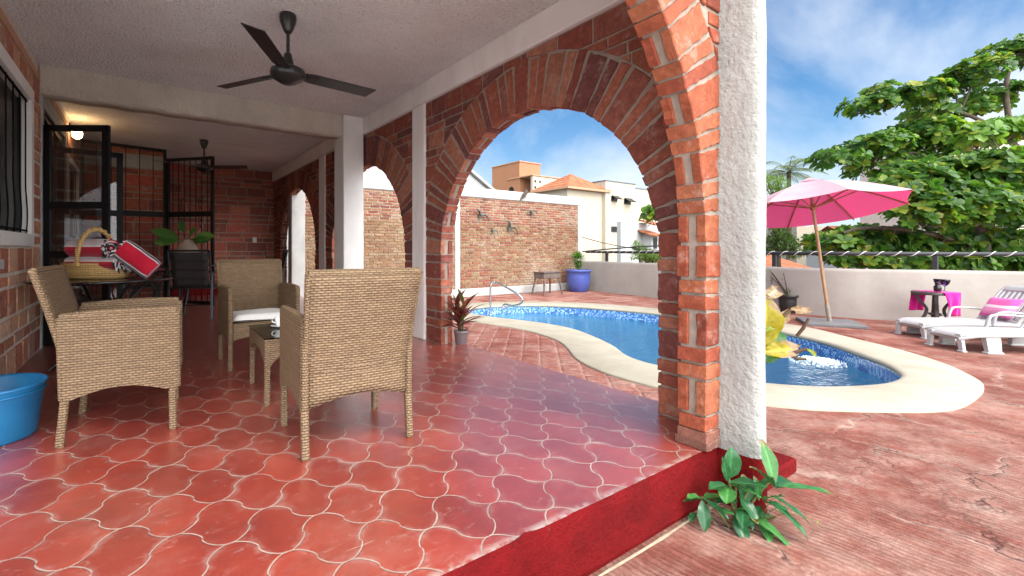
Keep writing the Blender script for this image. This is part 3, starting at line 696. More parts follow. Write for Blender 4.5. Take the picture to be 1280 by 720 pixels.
def brick_courses(mb, fn, u0, u1, z0, z1, w0, w1, lens=(.42, .36), arches=(), holes=(), cols=REDS, seq=SEQ, j=J, start=0, ch=.004, jit=.0025):
    for ci, (za, zb, t) in enumerate(courses(z0, z1, seq, j, start)):
        Ls = lens[0] if t == 't' else lens[1]; u = u0 - Ls * ((.25 + .5 * (ci % 2) + random.uniform(-.12, .12)) if len(seq) == 1 else random.uniform(.2, .8))
        while u < u1:
            Lb = Ls * (random.uniform(.96, 1.05) if len(seq) == 1 else random.uniform(.9, 1.12)); a, b = max(u, u0), min(u + Lb - j, u1); u += Lb
            if b - a < .03: continue
            polys = [[(a, za), (b, za), (b, zb), (a, zb)]]
            for (c, zs, Ro) in arches:
                nx = []
                for p in polys:
                    if zb <= zs + .01:
                        nx += [clip(p, 1, 0, c - Ro), clip(p, -1, 0, -(c + Ro))]
                    else:
                        cu, cz = sum(q[0] for q in p) / len(p), sum(q[1] for q in p) / len(p)
                        if min(math.hypot(q[0] - c, max(q[1] - zs, 0)) for q in p + [(cu, cz)]) < Ro + .01 or (abs(cu - c) < Ro and cz < zs):
                            dx, dz = cu - c, max(cz - zs, .02); dl = math.hypot(dx, dz); dx /= dl; dz /= dl
                            nx.append(clip(p, -dx, -dz, -(Ro + .012) - dx * c - dz * zs))
                        else: nx.append(p)
                polys = [p for p in nx if area(p) > .0012]
            for (ha, hb, ka, kb) in holes:
                nx = []
                for p in polys:
                    if max(q[1] for q in p) <= ka or min(q[1] for q in p) >= kb: nx.append(p)
                    else:
                        mid = clip(clip(p, -1, 0, -ha), 1, 0, hb)
                        nx += [clip(p, 1, 0, ha), clip(p, -1, 0, -hb)] + ([clip(mid, 0, 1, ka), clip(mid, 0, -1, -kb)] if len(mid) > 2 else [])
                polys = [p for p in nx if area(p) > .0012]
            for p in polys:
                pr = random.uniform(-.003, .003); mb.prism(p, fn, w0 + pr, w1, col=rcol(cols), ch=ch, jit=jit)
def arch_core(mb, fn, u0, u1, z1, arches, w0, w1, mat=0, step=.06, z0=0):
    us = [u0]; 
    for (c, zs, R) in arches:
        us += [c - R] + [c - R * math.cos(math.pi * i / 40) for i in range(1, 40)] + [c + R]
    us.append(u1); us = sorted(u for u in us if u0 <= u <= u1)
    def lo(u, side):
        for (c, zs, R) in arches:
            if c - R - 1e-6 <= u <= c + R + 1e-6 and abs(u + side * 1e-4 - c) < R: return zs + math.sqrt(max(R * R - (u - c) ** 2, 0))
        return z0
    for a, b in zip(us, us[1:]):
        if b - a < 1e-7: continue
        la, lb = lo(a, 1), lo(b, -1)
        v = [fn(a, la, w0), fn(b, lb, w0), fn(b, z1, w0), fn(a, z1, w0), fn(a, la, w1), fn(b, lb, w1), fn(b, z1, w1), fn(a, z1, w1)]
        mb.add(v, [(0, 1, 2, 3), (7, 6, 5, 4), (0, 4, 5, 1), (3, 2, 6, 7)], mat)
    for (c, zs, R) in arches:
        for u in (c - R, c + R):
            if u0 <= u <= u1: mb.add([fn(u, z0, w0), fn(u, zs, w0), fn(u, zs, w1), fn(u, z0, w1)], [(0, 1, 2, 3)], mat)
    for u in (u0, u1): mb.add([fn(u, z0, w0), fn(u, z1, w0), fn(u, z1, w1), fn(u, z0, w1)], [(0, 1, 2, 3)], mat)
def rough(poly):
    o = []
    for i in range(len(poly)):
        p, q = poly[i - 1], poly[i]; L_ = math.hypot(q[0] - p[0], q[1] - p[1]); n = max(1, int(L_ / .032))
        for k in range(n):
            t = k / n; o.append((p[0] + (q[0] - p[0]) * t + random.uniform(-.0032, .0032), p[1] + (q[1] - p[1]) * t + random.uniform(-.0032, .0032)))
    return o
def course_block(mb, fn, poly, t, w0, w1, cols):
    poly = rough(poly)
    # a thin course is one brick through the wall; a tall one is two shiners with mortar between
    c = rcol(cols); pr = random.uniform(-.004, .005)
    if t == 'n': mb.prism(poly, fn, w0 - pr, w1 + pr, col=c, ch=.005, jit=.003)
    else:
        th = (w1 - w0) * .36
        mb.prism(poly, fn, w0 - pr, w0 + th, col=c, ch=.005, jit=.003); mb.prism(poly, fn, w1 - th, w1 + pr, col=rcol(cols), ch=.005, jit=.003)
def arch_ring(mb, fn, c, zs, Ri, depth, w0, w1, clips=(), cols=REDS, proud=.010):
    Ln = math.pi * Ri
    seqs = courses(0, Ln, [(.135, 't'), (.062, 'n'), (.062, 'n')], .016)
    for (a, b, t) in seqs:
        am = (a + b) / 2 / Ri; hw = (b - a) / 2
        r0 = Ri - proud + random.uniform(-.006, .006); r1 = Ri + depth + random.uniform(-.015, .015)
        dx, dz = -math.cos(am), math.sin(am); tx, tz = math.sin(am), math.cos(am); k = 1 + .5 * depth / Ri
        P = [(c + dx * r0 - tx * hw, zs + dz * r0 - tz * hw), (c + dx * r1 - tx * hw * k, zs + dz * r1 - tz * hw * k), (c + dx * r1 + tx * hw * k, zs + dz * r1 + tz * hw * k), (c + dx * r0 + tx * hw, zs + dz * r0 + tz * hw)]
        for cl in clips: P = clip(P, *cl)
        if area(P) > .002: course_block(mb, fn, P, t, w0, w1, cols)
def jamb(mb, fn, ua, ub, z0, z1, w0, w1, cols=REDS, start=0):
    for (za, zb, t) in courses(z0, z1, start=start):
        a, b = ua + random.uniform(-.006, .004), ub + random.uniform(-.004, .006)
        course_block(mb, fn, [(a, za), (b, za), (b, zb), (a, zb)], t, w0, w1, cols)

# arcade between patio and pool
TH = .15
fA = lambda u, z, w: (XA + w, u, z)
ARC = [(2.76, .95, 1.21, .385), (5.98, .95, 1.25, .385), (9.33, 1.0, 1.25, .385)]
PIL = [(4.263, 4.528), (7.525, 7.816)]
BB = 2.62
aw = thing('arcade_wall', 'long red brick arcade wall with three round arches opening onto the pool', 'wall', (XA, 6, 0))
co_ = MB(); arch_core(co_, fA, 1.285, YE, BB, [(c, zs, R) for c, zs, R, d in ARC], .010, TH - .010); co_.build('mortar_core', M['mortar'], aw)
for i, (c, zs, R, d) in enumerate(ARC):
    ring = MB(); ua = [1.30, 4.535, 7.823][i]; ub = [4.255, 7.518, YE - .01][i]
    cl = [(-1, 0, -ua), (1, 0, ub), (0, 1, BB - .01)]
    arch_ring(ring, fA, c, zs, R, d, 0, TH, cl)
    jamb(ring, fA, ua, c - R + .014, .0, zs, 0, TH); jamb(ring, fA, c + R - .014, min(ub, c + R + .42), .0, zs, 0, TH)
    ring.build('arch_ring', M['brick'], aw)
    for w0_, w1_ in ((0, .03), (TH, TH - .03)):
        for a_, b_ in ((ua, c - .009), (c + .009, ub)): sp = MB(); brick_courses(sp, fA, a_, b_, 0, BB - .004, w0_, w1_, (.30, .34), [(c, zs, R + d)], start=0); sp.build('brick_courses', M['brick'], aw)
for a, b in PIL:
    p = MB(); p.box((XA - .022, a, 0), (XA + .075, b, BB), .008); p.build('pilaster', M['beam'], aw)
bm = MB(); bm.box((XA - .035, 1.285, BB), (XA + .20, YE, CZ), .008); bm.build('tie_beam', M['beam'], aw)

# front arch: the patio opens to the deck through one wide brick arch
fF = lambda u, z, w: (u, 1.14 + w, z)
FTH = .145; FC, FZ, FR = .7475, 1.03, 1.5975
fa = thing('brick_arch', 'wide brick front arch springing from the pier beside the white column', 'arch', (2.4, 1.2, 0))
k = MB(); arch_core(k, fF, XL - .4, 2.47, 3.05, [(FC, FZ, FR)], .010, FTH - .010)
k.box((2.368, 1.158, 0), (2.61, 1.272, 3.04)); k.build('mortar_core', M['mortar'], fa)
ORG = [(.34, .088, .042), (.29, .068, .036), (.38, .125, .062), (.24, .058, .033), (.32, .080, .040), (.36, .108, .052)]
k = MB(); arch_ring(k, fF, FC, FZ, FR, .33, 0, FTH, [(1, 0, 2.462), (0, 1, 3.04)], ORG, .012); jamb(k, fF, 2.331, 2.462, 0.085, FZ, 0, FTH, ORG, 2)
course_block(k, fF, [(2.326, .038), (2.462, .038), (2.462, .088), (2.326, .088)], 'n', -.004, FTH + .004, [(.24, .10, .07)])
course_block(k, fF, [(2.318, .0), (2.462, .0), (2.462, .04), (2.318, .04)], 'n', -.008, FTH + .012, [(.22, .10, .075)])
jamb(k, fF, XL - .3, XL + .005, 0, FZ, 0, FTH, ORG); k.build('arch_ring', M['brick'], fa)
for w0_, w1_, zt_ in ((0, .03, 3.04), (FTH, FTH - .03, CZ)):
    for a_, b_ in ((XL, FC - .01), (FC + .01, 2.462)): k = MB(); brick_courses(k, fF, a_, b_, 1.2, zt_, w0_, w1_, (.32, .34), [(FC, FZ, FR + .33)], cols=ORG); k.build('brick_courses', M['brick'], fa)

cw = thing('plaster_column', 'tall rough white plaster column with dark red base at the step corner', 'column', (2.5, 1.1, DZ))
k = MB()
def colshape(u, v):
    a = u * 2 * math.pi
    return (0, 0, 0)
prof = [(2.462, 1.145), (2.462, 1.03), (2.466, 1.0), (2.476, .978), (2.492, .966), (2.515, .962), (2.55, .968), (2.566, .985), (2.57, 1.03), (2.57, 1.20), (2.462, 1.20)]
NZc = 60
def pv(j, i):
    x, y = prof[i]; z = -.012 + 3.25 * j / NZc; n = noise.noise(Vector((x * 8, y * 8, z * 3))) * .006 + noise.noise(Vector((x * 30, y * 30, z * 16))) * .0025
    return (x + n * .8, y + n, z)
m_ = len(prof)
vs = [pv(j, i) for j in range(NZc + 1) for i in range(m_)]
k.add(vs, [(j * m_ + i, j * m_ + (i + 1) % m_, (j + 1) * m_ + (i + 1) % m_, (j + 1) * m_ + i) for j in range(NZc) for i in range(m_)], smooth=True)
k.add(vs[:m_], [tuple(range(m_))[::-1]])
k.box((2.572, 1.085, .0), (2.86, 1.30, 3.24), .02); k.build('shaft', M['column'], cw)
k = MB(); k.add([(x + (.004 if x > 2.5 else -.004), y - .004, z) for z in (DZ, -.010) for x, y in prof], [(i, (i + 1) % m_, m_ + (i + 1) % m_, m_ + i) for i in range(m_)], smooth=True)
k.box((2.572, 1.082, DZ), (2.864, 1.30, -.002), .01); k.build('painted_base', M['riser'], cw)
k = MB(); k.box((2.56, 1.04, DZ), (3.15, 1.9, -.20), .012); st = k.build('low_step', M['riser'], loc=(2.85, 1.4, DZ)); tag(st, 'low red concrete step jutting out behind the white column', 'step')

sq = MB(); sq.box((2.30, 5.88, 0), (XA - .024, 6.24, CZ - .002), .008); sq = sq.build('square_column', plaster('smooth_white_plaster', (.76, .75, .73), (.68, .67, .65), .3, 40, .005), loc=(2.48, 6.05, 0)); tag(sq, 'smooth white square column holding the cross beam', 'column')
cb = MB()
nb = 60; vs = []; fs = []
for i in range(nb + 1):
    x = XL + (2.300 - XL) * i / nb; n = noise.noise(Vector((x * 5, 0, 0))) * .012; q = noise.noise(Vector((x * 9, 4, 0))) * .010
    vs += [(x, 5.94 + n, CZ - .001), (x, 5.95 + n + q, 2.70), (x, 5.955 + q, 2.58 + n), (x, 5.985, 2.558 + n), (x, 6.18, 2.558 + n), (x, 6.19, CZ - .001)]
for i in range(nb):
    for j in range(5): a = i * 6 + j; fs.append((a, a + 6, a + 7, a + 1))
cb.add(vs, fs, smooth=True); cb = cb.build('ceiling_beam', M['beam_rough'], loc=(.75, 6.07, 2.53)); tag(cb, 'rough tan plaster beam crossing the ceiling to the square column', 'beam')

# end wall of the patio
fE = lambda u, z, w: (u, YE + w, z)
ew = thing('brick_wall', 'dark red brick wall closing the end of the patio', 'wall', (1, YE, 0))
k = MB(); k.box((XL - .2, YE + .012, 0), (XA + .2, YE + .2, CZ)); k.build('mortar_core', M['mortar'], ew)
DARK = [(.36, .115, .075), (.30, .095, .065), (.42, .14, .085), (.26, .085, .065), (.45, .115, .08)]
k = MB(); brick_courses(k, fE, XL, XA, .12, CZ - .003, 0, .03, (.44, .44), cols=DARK, seq=[(.19, 't'), (.085, 'n'), (.085, 'n')], j=.022); k.build('brick_courses', M['brick'], ew)
k = MB(); k.box((XL, YE - .015, 0), (XA, YE + .02, .22), .004); k.build('painted_skirting', M['riser'], ew)
# short return wall behind the gates
fS = lambda u, z, w: (u, 9.8 + w, z)
rw = thing('brick_wall', 'short red brick wall with a white band seen through the gate bars', 'wall', (-.2, 9.8, 0))
k = MB(); k.box((XL, 9.812, 0), (.36, YE - .02, CZ - .002)); k.build('mortar_core', M['mortar'], rw)
for za, zb in ((0, 2.46), (2.72, CZ - .004)): k = MB(); brick_courses(k, fS, XL + .02, .36, za, zb, 0, .03, (.44, .44), cols=DARK, seq=[(.19, 't'), (.085, 'n'), (.085, 'n')], j=.022); k.build('brick_courses', M['brick'], rw)
k = MB(); k.box((XL + .02, 9.79, 2.47), (.365, 9.83, 2.71), .004); k.build('plaster_band', M['column'], rw)
sw = MB(); sw.box((2.15, YE - .02, 1.16), (2.235, YE - .003, 1.29), .004); sw.box((2.178, YE - .026, 1.20), (2.205, YE - .019, 1.25), .002)
tag(sw.build('switch_plate', M['cushion'], loc=(2.19, YE, 1.22)), 'cream switch plate on the end wall', 'switch')

# house side of the patio
fH = lambda u, z, w: (XL - w, u, z)
hw = thing('house_wall', 'brick side wall of the house with barred window and black doorway', 'wall', (XL, 6, 0))
DOOR = (6.10, 7.68, 0, 2.47); WIN1 = (3.35, 5.58, 1.03, 2.47); WIN2 = (7.95, 9.2, 1.08, 2.3)
def slab(mb, holes, w0, w1, u0, u1, z1):
    us = sorted({u0, u1, *[h[0] for h in holes], *[h[1] for h in holes]}); zs = sorted({0, z1, *[h[2] for h in holes], *[h[3] for h in holes]})
    for a, b in zip(us, us[1:]):
        for c, d in zip(zs, zs[1:]):
            if any(h[0] <= (a + b) / 2 <= h[1] and h[2] <= (c + d) / 2 <= h[3] for h in holes): continue
            p, q = fH(a, c, w0), fH(b, d, w1); mb.box((min(p[0], q[0]), p[1], p[2]), (max(p[0], q[0]), q[1], q[2]))
HO = [DOOR, WIN1, WIN2]
k = MB(); slab(k, HO, .012, .2, 3.0, YE, CZ); k.build('mortar_core', mortar_mat('pale_mortar', (.66, .60, .53), (.50, .44, .38)), hw)  # stops short of the front; unseen gap left open to let light in
HB = [(.52, .29, .18), (.46, .20, .12), (.58, .37, .26), (.42, .16, .10), (.54, .31, .20), (.46, .26, .19), (.38, .15, .10)]
big = [(h[0] - .02, h[1] + .02, h[2] - .02, h[3] + .02) for h in HO]; big[0] = (6.0, 7.78, -.1, 2.64)
DUST = brick_mat('dusty_brick', .6, .6)
for a_, b_ in ((3.0, 5.995), (7.785, YE - .01)):
    k = MB(); brick_courses(k, fH, a_, b_, 0, 2.66, 0, .03, (.26, .32), holes=big, cols=HB, seq=[(.20, 't'), (.075, 'n'), (.12, 'n'), (.20, 't'), (.075, 'n')], j=.03, jit=.005)
    k.build('brick_courses', DUST, hw)
k = MB(); k.box((XL - .01, 3.0, 2.665), (XL + .004, YE, 2.74)); k.build('brick_frieze', M['trim_brown'], hw)
k = MB(); k.box((XL - .15, 6.0, 0), (XL + .012, 6.10, 2.62), .005); k.box((XL - .15, 7.68, 0), (XL + .012, 7.78, 2.62), .005); k.box((XL - .15, 6.10, 2.47), (XL + .008, 7.68, 2.62), .004); k.build('door_casing', M['column'], hw)
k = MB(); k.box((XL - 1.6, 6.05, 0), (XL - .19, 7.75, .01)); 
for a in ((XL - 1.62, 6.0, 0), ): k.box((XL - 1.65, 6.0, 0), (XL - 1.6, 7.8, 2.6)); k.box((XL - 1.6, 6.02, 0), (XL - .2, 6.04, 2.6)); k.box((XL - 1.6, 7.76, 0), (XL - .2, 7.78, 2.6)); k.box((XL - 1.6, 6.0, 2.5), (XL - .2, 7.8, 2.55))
k.build('doorway_dark_box', M['shade_black'], hw)  # black box painted for the unlit room behind the door
k = MB(); k.box((XL - .06, 6.11, .02), (XL - .02, 6.16, 2.46)); k.box((XL - .06, 7.62, .02), (XL - .02, 7.67, 2.46)); k.box((XL - .06, 6.16, 2.40), (XL - .02, 7.62, 2.46)); k.box((XL - .055, 6.9, .02), (XL - .025, 6.96, 2.4)); k.build('gate_frame', M['grille'], hw)
def window(h, bars, fw=.11):
    a, b, c, d = h; fr = MB()
    fr.box((XL - .12, a, c), (XL + .016, b, c + fw), .004); fr.box((XL - .12, a, d - fw), (XL + .016, b, d), .004); fr.box((XL - .12, a, c + fw), (XL + .014, a + fw, d - fw), .003); fr.box((XL - .12, b - fw, c + fw), (XL + .014, b, d - fw), .003)
    w = fr.build('window', M['white_frame'], hw)
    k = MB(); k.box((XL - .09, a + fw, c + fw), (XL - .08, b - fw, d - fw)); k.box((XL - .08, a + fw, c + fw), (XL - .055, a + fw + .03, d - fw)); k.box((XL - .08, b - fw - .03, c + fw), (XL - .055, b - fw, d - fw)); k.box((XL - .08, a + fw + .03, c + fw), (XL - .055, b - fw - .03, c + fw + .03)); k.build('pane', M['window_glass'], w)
    k = MB()
    for i in range(bars):
        y = b - fw - .05 - i * .235
        if y < a + fw: break
        pts = [(XL - .02 + (.012 * math.sin((t - .0) * 9) if t < .35 else 0), y + (.009 * math.sin(t * 18) if t < .35 else 0), c + fw * .7 + (d - c - fw * 1.4) * t) for t in [q / 24 for q in range(25)]]
        k.tube(pts, .0055, 6)
    k.bar((XL - .02, a + .04, c + fw + .03), (XL - .02, b - .04, c + fw + .03), .014, .014); k.bar((XL - .02, a + .04, d - fw - .02), (XL - .02, b - .04, d - fw - .02), .014, .014)
    k.build('window_bars', simple('bar_black', (.005, .005, .005), .8, spec=.1), w)
window(WIN1, 10); window(WIN2, 6, .09)
def concave(mb, poly, fn, w0, w1, mat=0, col=(1, 1, 1)):
    n = len(poly); vs = [fn(p[0], p[1], w) for w in (w0, w1) for p in poly]
    t = tessellate_polygon([[Vector((p[0], p[1], 0)) for p in poly]])
    fs = [tuple(x) for x in t] + [tuple(n + i for i in x[::-1]) for x in t] + [(i, (i + 1) % n, n + (i + 1) % n, n + i) for i in range(n)]
    return mb.add(vs, fs, mat, col)
def panel(mb, nu, nv, fn, th, mat=0, smooth=True):
    # a curved sheet with thickness: fn(s, t) -> (point, normal)
    A = [[fn(i / nu, j / nv) for i in range(nu + 1)] for j in range(nv + 1)]
    w = nu + 1; vs = [Vector(p) + Vector(n) * th / 2 for r in A for p, n in r] + [Vector(p) - Vector(n) * th / 2 for r in A for p, n in r]; o = w * (nv + 1); fs = []
    for j in range(nv):
        for i in range(nu):
            a = j * w + i; fs += [(a, a + 1, a + w + 1, a + w), (o + a, o + a + w, o + a + w + 1, o + a + 1)]
    for i in range(nu): fs += [(i, o + i, o + i + 1, i + 1), (nv * w + i, nv * w + i + 1, o + nv * w + i + 1, o + nv * w + i)]
    for j in range(nv): a = j * w; b = j * w + nu; fs += [(a, a + w, o + a + w, o + a), (b, o + b, o + b + w, b + w)]
    return mb.add(vs, fs, mat, smooth=smooth)

# ------------------------------------------------------------------ wicker armchairs
def make_armchair():
    t = thing('wicker_armchair', 'x', 'armchair', (0, 0, 0), 0, 'wicker armchairs round the side table')
    hw = .265
    def bk(s, v):
        z = .235 + .045 * math.sin(math.pi * s) * (1 - v) + v * (.655 - .045 * math.sin(math.pi * s) * (1 - v)); z = min(z, .893)
        q = max(0, (z - .40) / .49); y = -.238 - .125 * q ** 1.15; w = (hw - .008) * (1 + .10 * ((z - .235) / .655))
        y -= .012 * math.sin(math.pi * s)
        return ((-1 + 2 * s) * w, y, z), (0, .98, .18 if q > 0 else 0)
    k = MB(); panel(k, 10, 16, bk, .034)
    top = [bk(s / 10, 1)[0] for s in range(11)]; k.tube(top, .019, 8)
    for s in (0, 1): k.tube([bk(s, v / 10)[0] for v in range(4, 11)], .018, 8)
    k.build('backrest', M['wicker'], t)
    for sx in (-1, 1):
        k = MB()
        P = [(-.262, .655)] + [(-.262 + .51 * i / 10, .655 + .01 * math.sin(math.pi * i / 10) + .008 * i / 10) for i in range(1, 11)] + [(.252, .30), (.246, .235)] + [(.20 - .42 * i / 8, .235 + .045 * math.sin(math.pi * i / 8)) for i in range(0, 9)] + [(-.245, .225)]
        concave(k, P, lambda u, z, w: (sx * w, u, z), hw - .012, hw + .030)
        k.tube([(sx * (hw + .009), p[0], p[1]) for p in P[:11]], .021, 8); k.tube([(sx * (hw + .009), .25, .66), (sx * (hw + .009), .25, .24)], .021, 8); k.tube([(sx * (hw + .009), -.262, .655), (sx * (hw + .009), -.25, .24)], .019, 8)
        k.build('armrest', M['wicker'], t)
    k = MB(); P = [(-.25 + .5 * i / 10, .25 + .03 * math.sin(math.pi * i / 10)) for i in range(11)] + [(.25, .385), (-.25, .385)]
    concave(k, P, lambda u, z, w: (u, w, z), .215, .245); k.box((-.25, -.22, .355), (.25, .215, .385)); k.build('seat', M['wicker'], t)
    for sx in (-1, 1):
        for (y0, y1) in ((.228, .232), (-.235, -.262)):
            k = MB(); x = sx * (hw + .009); k.bar((x, y1, 0), (x, y0, .30), .036, .036, (1, 0, 0), .006); k.build('leg', M['wicker'], t)
    k = MB()
    def cu(u, v):
        a, b = u * 2 - 1, v * 2 - 1; e = (1 - abs(a) ** 6) * (1 - abs(b) ** 6)
        return a, b, e
    k.grid(16, 14, lambda u, v: (cu(u, v)[0] * .245, .01 + cu(u, v)[1] * .215, .405 + .045 * cu(u, v)[2] ** .3 + .006 * math.sin(u * 5) * math.sin(v * 4)))
    k.grid(16, 14, lambda u, v: (cu(1 - u, v)[0] * .245, .01 + cu(u, v)[1] * .215, .402 - .014 * cu(u, v)[2] ** .3)); k.build('cushion', M['cushion'], t)
    return t
ch0 = make_armchair()
for i, (x, y, rz, lb) in enumerate([(.935, 2.385, -3.3, 'wicker armchair seen from behind, beside the side table'), (-.065, 3.215, -94.5, 'wicker armchair in side view next to the brick house wall'), (.875, 4.29, 181, 'wicker armchair facing the camera with its white seat cushion showing')]):
    o = ch0 if i == 0 else copy_tree(ch0)
    o.location = (x, y, 0); o.rotation_euler.z = R_(rz); o['label'] = lb
t = thing('side_table', 'small wicker side table with a glass top between the armchairs', 'table', (.865, 3.30, 0), R_(-2))
hx, hy, hz = .205, .305, .425
for sx in (-1, 1):
    for sy in (-1, 1): k = MB(); k.bar((sx * (hx - .016), sy * (hy - .016), 0), (sx * (hx - .02), sy * (hy - .02), .34), .034, .034, (1, 0, 0), .005); k.build('leg', M['wicker'], t, world=False)
k = MB()
for sx in (-1, 1):
    P = [(-hy, .25), *[(-hy + .035 + (2 * hy - .07) * i / 10, .27 + .075 * math.sin(math.pi * i / 10) ** .6) for i in range(11)], (hy, .25), (hy, hz), (-hy, hz)]
    concave(k, P, lambda u, z, w: (sx * w, u, z), hx - .035, hx)
for sy in (-1, 1):
    P = [(-hx + .036, .25), *[(-hx + .045 + (2 * hx - .09) * i / 10, .27 + .065 * math.sin(math.pi * i / 10) ** .6) for i in range(11)], (hx - .036, .25), (hx - .036, hz), (-hx + .036, hz)]
    concave(k, P, lambda u, z, w: (u, sy * w, z), hy - .035, hy)
k.box((-hx + .036, -hy + .036, hz - .025), (hx - .036, hy - .036, hz - .008)); k.build('table_frame', M['wicker'], t, world=False)
k = MB(); k.box((-hx - .004, -hy - .004, hz + .003), (hx + .004, hy + .004, hz + .010), .002); k.build('glass_top', M['green_glass'], t, world=False)
t = thing('coffee_cup', 'white coffee cup on a saucer on the glass side table', 'cup', (.845, 3.40, .436))
CH = simple('white_china', (.80, .80, .79), .15, (.76, .76, .75), 4)
k = MB(); k.lathe([(.024, .008), (.028, .012), (.036, .040), (.040, .072), (.0375, .072), (.033, .04), (.02, .016)], 24); k.build('bowl', CH, t, world=False)
k = MB(); a = wp(0, 312, 1) - wp(550, 312, 1); a.z = 0; a.normalize(); k.tube([a * r + Vector((0, 0, z)) for r, z in ((.037, .060), (.052, .064), (.062, .052), (.058, .036), (.035, .028))], .0045, 8); k.build('handle', CH, t, world=False)
k = MB(); k.lathe([(.03, 0), (.034, .003), (.068, .012), (.069, .014), (.034, .007), (.01, .006)], 28); k.build('saucer', CH, t, world=False)

# ------------------------------------------------------------------ black round table with basket and towels
t = thing('round_table', 'round black glass topped table beside the doorway', 'table', (-.285, 5.03, 0))
k = MB(); k.lathe([(.50, .715), (.515, .719), (.535, .728), (.535, .738), (.528, .743), (.50, .744)], 48); k.build('tabletop', M['black_glass'], t, world=False)
for i in range(4):
    a = i * math.pi / 2 + .5; k = MB(); k.tube(smooth_open([(math.cos(a) * r, math.sin(a) * r, z) for r, z in ((.42, .71), (.30, .62), (.17, .45), (.16, .28), (.30, .10), (.40, .012))], 5), .014, 8); k.build('leg', M['black'], t, world=False)
k = MB(); k.tube([(math.cos(i / 24 * 6.2832) * .165, math.sin(i / 24 * 6.2832) * .165, .36) for i in range(25)], .009, 6); k.build('ring_brace', M['black'], t, world=False)
BR = -R_(33.4)
BAS = N('woven_straw'); x_, y_, z_ = BAS.sep(BAS.co('UV'))
hh = BAS.math('MULTIPLY', BAS.math('ABSOLUTE', BAS.math('SINE', BAS.math('MULTIPLY', z_ if False else y_, 190.))), BAS.math('ADD', .6, BAS.math('MULTIPLY', .4, BAS.math('ABSOLUTE', BAS.math('SINE', BAS.math('MULTIPLY', x_, 110.))))))
BAS.set(BAS.mix(BAS.mr(hh, .05, .5, 1, 0), BAS.mix(BAS.noise(9, 5), (.66, .44, .17), (.52, .31, .11)), (.16, .08, .03)), .6); BAS.bump(hh, .8, .005); M['straw'] = BAS.mat
bl = wp(121, 347, 3.98)
t = thing('straw_basket', 'oval straw basket with a tall handle, full of rolled towels', 'basket', (bl.x, bl.y, .745), BR)
k = MB(); seg = 40; rings = [(.22, .135, 0), (.255, .16, .02), (.275, .175, .075), (.283, .18, .13), (.288, .185, .142), (.280, .178, .142), (.268, .168, .08), (.24, .145, .025)]
vs = [(a * math.cos(2 * math.pi * i / seg), b * math.sin(2 * math.pi * i / seg), z) for a, b, z in rings for i in range(seg)]
fs = [(r * seg + i, r * seg + (i + 1) % seg, (r + 1) * seg + (i + 1) % seg, (r + 1) * seg + i) for r in range(len(rings) - 1) for i in range(seg)]
fs += [tuple(range(seg))[::-1], tuple((len(rings) - 1) * seg + i for i in range(seg))]; k.add(vs, fs, smooth=True); k.build('bowl', M['straw'], t, world=False)
k = MB()
for ph in (0, math.pi):
    k.tube([(-.03 + .06 * (i / 28) + .009 * math.cos(i * 1.1 + ph), -.185 * math.cos(math.pi * i / 28) + 0, .12 + .315 * math.sin(math.pi * i / 28) ** .75 + .009 * math.sin(i * 1.1 + ph)) for i in range(29)], .014, 8)
k.build('handle', M['straw'], t, world=False)
M['t_red'] = fabric('red_towel', (.46, .012, .035), (.36, .008, .025)); M['t_white'] = fabric('white_towel', (.66, .64, .64), (.56, .54, .55)); M['t_black'] = fabric('black_towel', (.012, .014, .025)); M['t_grey'] = fabric('grey_towel', (.13, .15, .19))
M['t_line'] = fabric('pale_stripe_towel', (.52, .45, .46))
def towel(name, label, loc, axis, Ln, r, stripes, squash=.8, fringe=True):
    # rolled towel: axis direction; stripes = [(t0, t1, material index)] round the roll, spiral and tassels at the end
    t = thing(name, label, 'towel', loc, 0, 'rolled striped towels'); ax = Vector(axis).normalized(); up = Vector((0, 0, 1)); sd = ax.cross(up).normalized(); up = sd.cross(ax)
    def pt(a, l, rr): return ax * l + sd * math.cos(a) * rr + up * math.sin(a) * rr * squash
    k = MB(); n = 40
    for i in range(n):
        a0, a1 = 2 * math.pi * i / n, 2 * math.pi * (i + 1) / n; f = (i + .5) / n; m = 0
        for s0, s1, mi in stripes:
            if s0 <= f < s1: m = mi
        for j in range(8):
            def P(a, jj): l = (jj / 8 - .5) * Ln; return pt(a, l, r * (1 + .02 * math.sin(jj * 1.7 + a * 3)) * (.93 if jj in (0, 8) else 1))
            k.add([P(a0, j), P(a1, j), P(a1, j + 1), P(a0, j + 1)], [(0, 1, 2, 3)], m, smooth=True)
    for e in (-1, 1):
        for q in range(7):
            r0, r1 = r * .93 * q / 7, r * .93 * (q + 1) / 7; m = (1, 0, 2, 1, 0, 1, 0)[q]
            for i in range(24):
                a0, a1 = 2 * math.pi * i / 24, 2 * math.pi * (i + 1) / 24; l = e * Ln * .5; d = e * .006 * math.sin(q * 3.1)
                k.add([pt(a0, l + d, r0), pt(a1, l + d, r0), pt(a1, l - d, r1), pt(a0, l - d, r1)], [(0, 1, 2, 3)] if e < 0 else [(3, 2, 1, 0)], m)
    k.build('roll', [M['t_red'], M['t_white'], M['t_black'], M['t_grey'], M['t_line']], t, world=False)
    if fringe:
        k = MB()
        for i in range(70):
            a = random.uniform(0, 6.283); rr = r * random.uniform(.35, 1.02); b = pt(a, Ln * .5 * .99, rr); d = ax * random.uniform(.4, 1) + (pt(a, 0, 1)).normalized() * random.uniform(.1, .8) - Vector((0, 0, .3))
            k.tube([b, b + d * .018, b + d * .034 - Vector((0, 0, .008))], [.006, .007, .005], 5, mat=random.choice((1, 2, 2, 1, 0)))
        k.build('tassels', [M['t_red'], M['t_white'], M['t_black']], t, world=False)
    return t
